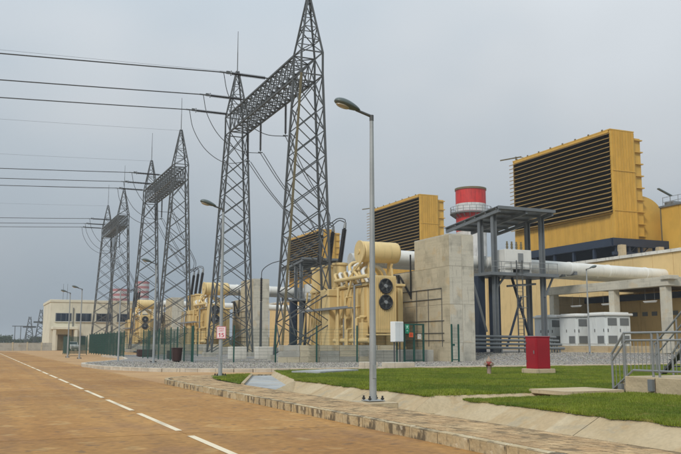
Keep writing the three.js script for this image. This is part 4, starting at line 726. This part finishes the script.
// ---------------------------------------------------------------- control building, car, far wall
{
  const b = thing('control_building', 'pale two-storey flat-roofed control building at far left', 'building', [15.3, 0, -200]); b.scale.setScalar(1.53);
  part('wall', [box(17, 7.3, 14, 8.5, 3.65, -7)], m.creamWall, b); part('parapet', [rbox(17.2, 0.4, 14.2, 8.5, 7.4, -7, 0.04)], m.creamWall, b);
  const win = (x0, x1, y0, y1) => { const w = part('window', [box(x1 - x0 + 0.16, y1 - y0 + 0.16, 0.06, (x0 + x1) / 2, (y0 + y1) / 2, 0.035)], m.steel, b); const n = Math.max(1, Math.round((x1 - x0) / 0.75)), pw = (x1 - x0) / n; for (let i = 0; i < n; i++) part('pane', [box(pw - 0.06, y1 - y0, 0.03, x0 + pw * (i + 0.5), (y0 + y1) / 2, 0.065)], m.glass, w); part('sill', [box(x1 - x0 + 0.4, 0.08, 0.2, (x0 + x1) / 2, y0 - 0.12, 0.1)], m.coping, w); };
  for (const x of [0.85, 3.75, 6.75, 9.9, 13.0]) win(x, x + 2.15, 4.4, 5.5); for (const x of [4.45, 6.05, 9.9, 13.1]) win(x, x + 0.72, 0.9, 2.1); win(11.8, 12.4, 4.4, 5.0);
  part('porch_roof', [rbox(3.6, 0.4, 3.2, 2.0, 3.3, 1.6, 0.04)], m.creamWall, b); for (const x of [0.5, 3.5]) part('porch_column', [rbox(0.45, 3.1, 0.45, x, 1.55, 2.9, 0.03)], m.creamWall, b); part('door', [box(1.6, 2.3, 0.08, 2, 1.2, 0.05)], m.rustSteel, b);
  part('downpipe', [cyl(V(3.3, 1, 0.1), V(3.3, 6.4, 0.1), 0.07, 0.07, 8)], m.vent, b); for (const x of [2.0, 2.6]) part('aerial', [cyl(V(x, 7.5, -3), V(x, 10.2, -3), 0.03, 0.02, 5)], m.galvDark, b);
  const c = thing('parked_car', 'white car parked under the porch of the pale building', 'car', [19.2, 0, -189], 0.25); c.scale.setScalar(1.15);
  const s = new THREE.Shape([[-2.1, 0.35], [-2.15, 0.8], [-1.9, 0.95], [-1.1, 1.05], [-0.5, 1.62], [1.3, 1.66], [2.0, 1.05], [2.15, 0.9], [2.15, 0.4]].map(p => new THREE.Vector2(...p))); const g = new THREE.ExtrudeGeometry(s, { depth: 1.6, bevelSize: 0.08, bevelThickness: 0.08, bevelSegments: 2 }); g.rotateY(Math.PI / 2); g.translate(-0.8, 0, 0);
  part('body', [clean(g)], m.whiteClean, c); part('windscreen', [box(1.45, 0.05, 0.75, 0, 1.36, 0.86, 0.78)], m.glass, c); for (const x of [-0.9, 0.9]) { part('side_window', [box(0.02, 0.42, 1.9, x, 1.34, -0.5)], m.glass, c); for (const z of [-1.3, 1.3]) { const w = part('wheel', [cyl(V(x * 0.8, 0.33, z), V(x * 1.02, 0.33, z), 0.33, 0.33, 16)], m.tyre, c); part('rim', [cyl(V(x, 0.33, z), V(x * 1.04, 0.33, z), 0.19, 0.19, 12)], m.galv, w); } part('headlight', [box(0.35, 0.16, 0.06, x * 0.7, 0.82, 2.2)], m.galv, c); } part('bumper', [box(1.7, 0.2, 0.1, 0, 0.5, 2.24)], m.vent, c);
  const p = thing('perimeter_wall', 'long low grey perimeter wall across the end of the road', 'wall', [0, 0, -196]); for (let i = 0; i < 26; i++) { part('wall_bay', [box(2.9, 1.75, 0.2, -60 + i * 3, 0.85, 0)], m.block, p, [i * 1.7, 0]); part('pier', [box(0.3, 1.9, 0.3, -61.5 + i * 3, 0.92, 0)], m.concrete, p); }
}
// ---------------------------------------------------------------- stacks
{
  const s = thing('exhaust_stack', 'red and white exhaust stack with walkway behind the steel shelter', 'chimney', [92, 0, -142]);
  for (const [y0, y1, mt] of [[0, 24.2, m.stackWhite], [24.2, 28.4, m.stackRed], [28.4, 30.0, m.stackWhite], [30.0, 33.0, m.stackRed]]) part('band', [cyl(V(0, y0, 0), V(0, y1, 0), 3.1, 3.1, 40)], mt, s);
  part('rim', [cyl(V(0, 32.9, 0), V(0, 33.3, 0), 3.25, 3.25, 40, true)], m.rustSteel, s); 
  const w = part('walkway', [cyl(V(0, 27.9, 0), V(0, 28.15, 0), 4.3, 4.3, 40)], m.vent, s); for (let i = 0; i < 20; i++) { const a = i * Math.PI / 10; part('rail_post', [cyl(V(4.2 * Math.cos(a), 28.1, 4.2 * Math.sin(a)), V(4.2 * Math.cos(a), 29.3, 4.2 * Math.sin(a)), 0.06, 0.06, 5)], m.galv, w); part('bracket', [bar(V(3.1 * Math.cos(a), 27.1, 3.1 * Math.sin(a)), V(4.2 * Math.cos(a), 27.9, 4.2 * Math.sin(a)), 0.12)], m.vent, w); }
  for (const y of [28.7, 29.3]) { const t = clean(new THREE.TorusGeometry(4.2, 0.05, 5, 48)); t.rotateX(Math.PI / 2); t.translate(0, y, 0); part('rail', [t], m.galv, w); }
  for (const [x, z, y, r, l] of [[75.6, -420, 32.4, 3.4, 'wide far red and white banded stack behind the middle gantry, taller one'], [64.8, -420, 28.3, 4.6, 'far red and white banded stack left of a taller one']]) { const f = thing('banded_stack', l, 'chimney', [x, 0, z], 0, 'far banded stacks'); for (let i = 0; i < 8; i++) part('band', [cyl(V(0, i ? y - 1.2 * (8 - i) : 0, 0), V(0, y - 1.2 * (7 - i), 0), r, r, 24)], i % 2 ? m.hazyRed : m.hazyWhite, f); }
}
// ---------------------------------------------------------------- far switchyard, poles and trees on the horizon
{
  const tw = (x, z, h, w, label) => { const t = thing('far_pylon', label, 'pylon', [x, 0, z], 0, 'far pylons on the horizon'), mt = m.galvDark; for (const [a, b] of [[-1, -1], [1, -1], [-1, 1], [1, 1]]) member('leg', V(a * w, 0, b * w), V(a * w * 0.18, h, b * w * 0.18), 0.24, mt, t); for (let k = 0; k < 7; k++) { const f = k / 7, g = (k + 1) / 7, W = q => w * (1 - 0.82 * q); for (const zz of [-1, 1]) { member('brace', V(-W(f), h * f, zz * W(f)), V(W(g), h * g, zz * W(g)), 0.16, mt, t); member('brace', V(W(f), h * f, zz * W(f)), V(-W(g), h * g, zz * W(g)), 0.16, mt, t); } } member('cross_arm', V(-w * 1.3, h * 0.66, 0), V(w * 1.3, h * 0.66, 0), 0.7, mt, t); };
  tw(30.5, -395, 19.5, 2.6, 'far hazy pylon nearest the pale building, tallest of the group'); tw(27, -405, 17, 2.4, 'far hazy pylon second from the pale building'); tw(22, -400, 13.5, 2.2, 'far hazy pylon, left one of the group'); tw(33, -450, 18, 2.6, 'far hazy pylon half hidden beside the pale building');
  for (let i = 0; i < 3; i++) { const p = thing('far_pole', `far switchyard pole under a crossbar, ${['left', 'middle', 'right'][i]} one of three`, 'pole', [15.5 + i * 2.4, 0, -390], 0, 'far switchyard poles'); part('shaft', [cyl(V(0, 0, 0), V(0, 9.2, 0), 0.2, 0.15, 6)], m.galvDark, p); part('crossbar', [box(2.4, 0.3, 0.3, 0, 9, 0)], m.galvDark, p); }
  { const p = thing('slender_mast', 'thin far mast at the left edge of the horizon', 'mast', [8.6, 0, -400]); part('shaft', [cyl(V(0, 0, 0), V(0, 18, 0), 0.16, 0.06, 6)], m.galvDark, p); part('base', [box(0.6, 0.4, 0.6, 0, 0.2, 0)], m.block, p); }
  const R = rng(303), leaf = [], pos = [];
  const tri = new THREE.BufferGeometry(); { const v = []; for (let k = 0; k < 6; k++) { const a = R() * 6.28, c = V((R() - 0.5) * 0.8, (R() - 0.5) * 0.8, (R() - 0.5) * 0.8); for (let j = 0; j < 3; j++) v.push(c.x + (R() - 0.5) * 0.9, c.y + (R() - 0.5) * 0.7, c.z + (R() - 0.5) * 0.9); } tri.setAttribute('position', new THREE.Float32BufferAttribute(v, 3)); tri.computeVertexNormals(); }
  const N = 16000, wood = new THREE.InstancedMesh(tri, M(0.055, 0.075, 0.03, 0.9, { side: THREE.DoubleSide }), N), o = new THREE.Object3D();
  for (let i = 0; i < N; i++) { const x = -120 + 330 * R(), cl = Math.floor(x / 9), z = -470 - 40 * R() - 12 * Math.sin(cl * 3.1), h = 2.2 + 2.6 * Math.abs(Math.sin(cl * 1.7 + 0.6 * Math.sin(cl * 5))) + 1.2 * R(); o.position.set(x, h * Math.pow(R(), 0.7), z); o.rotation.set(R() * 6, R() * 6, R() * 6); o.scale.setScalar(0.9 + 0.9 * R()); o.updateMatrix(); wood.setMatrixAt(i, o.matrix); }
  wood.name = 'far_woodland'; wood.userData = { kind: 'stuff', label: 'low hazy line of far trees and bush on the horizon', category: 'trees' }; wood.castShadow = wood.receiveShadow = true; scene.add(wood);
}
renderer.render(scene, camera);
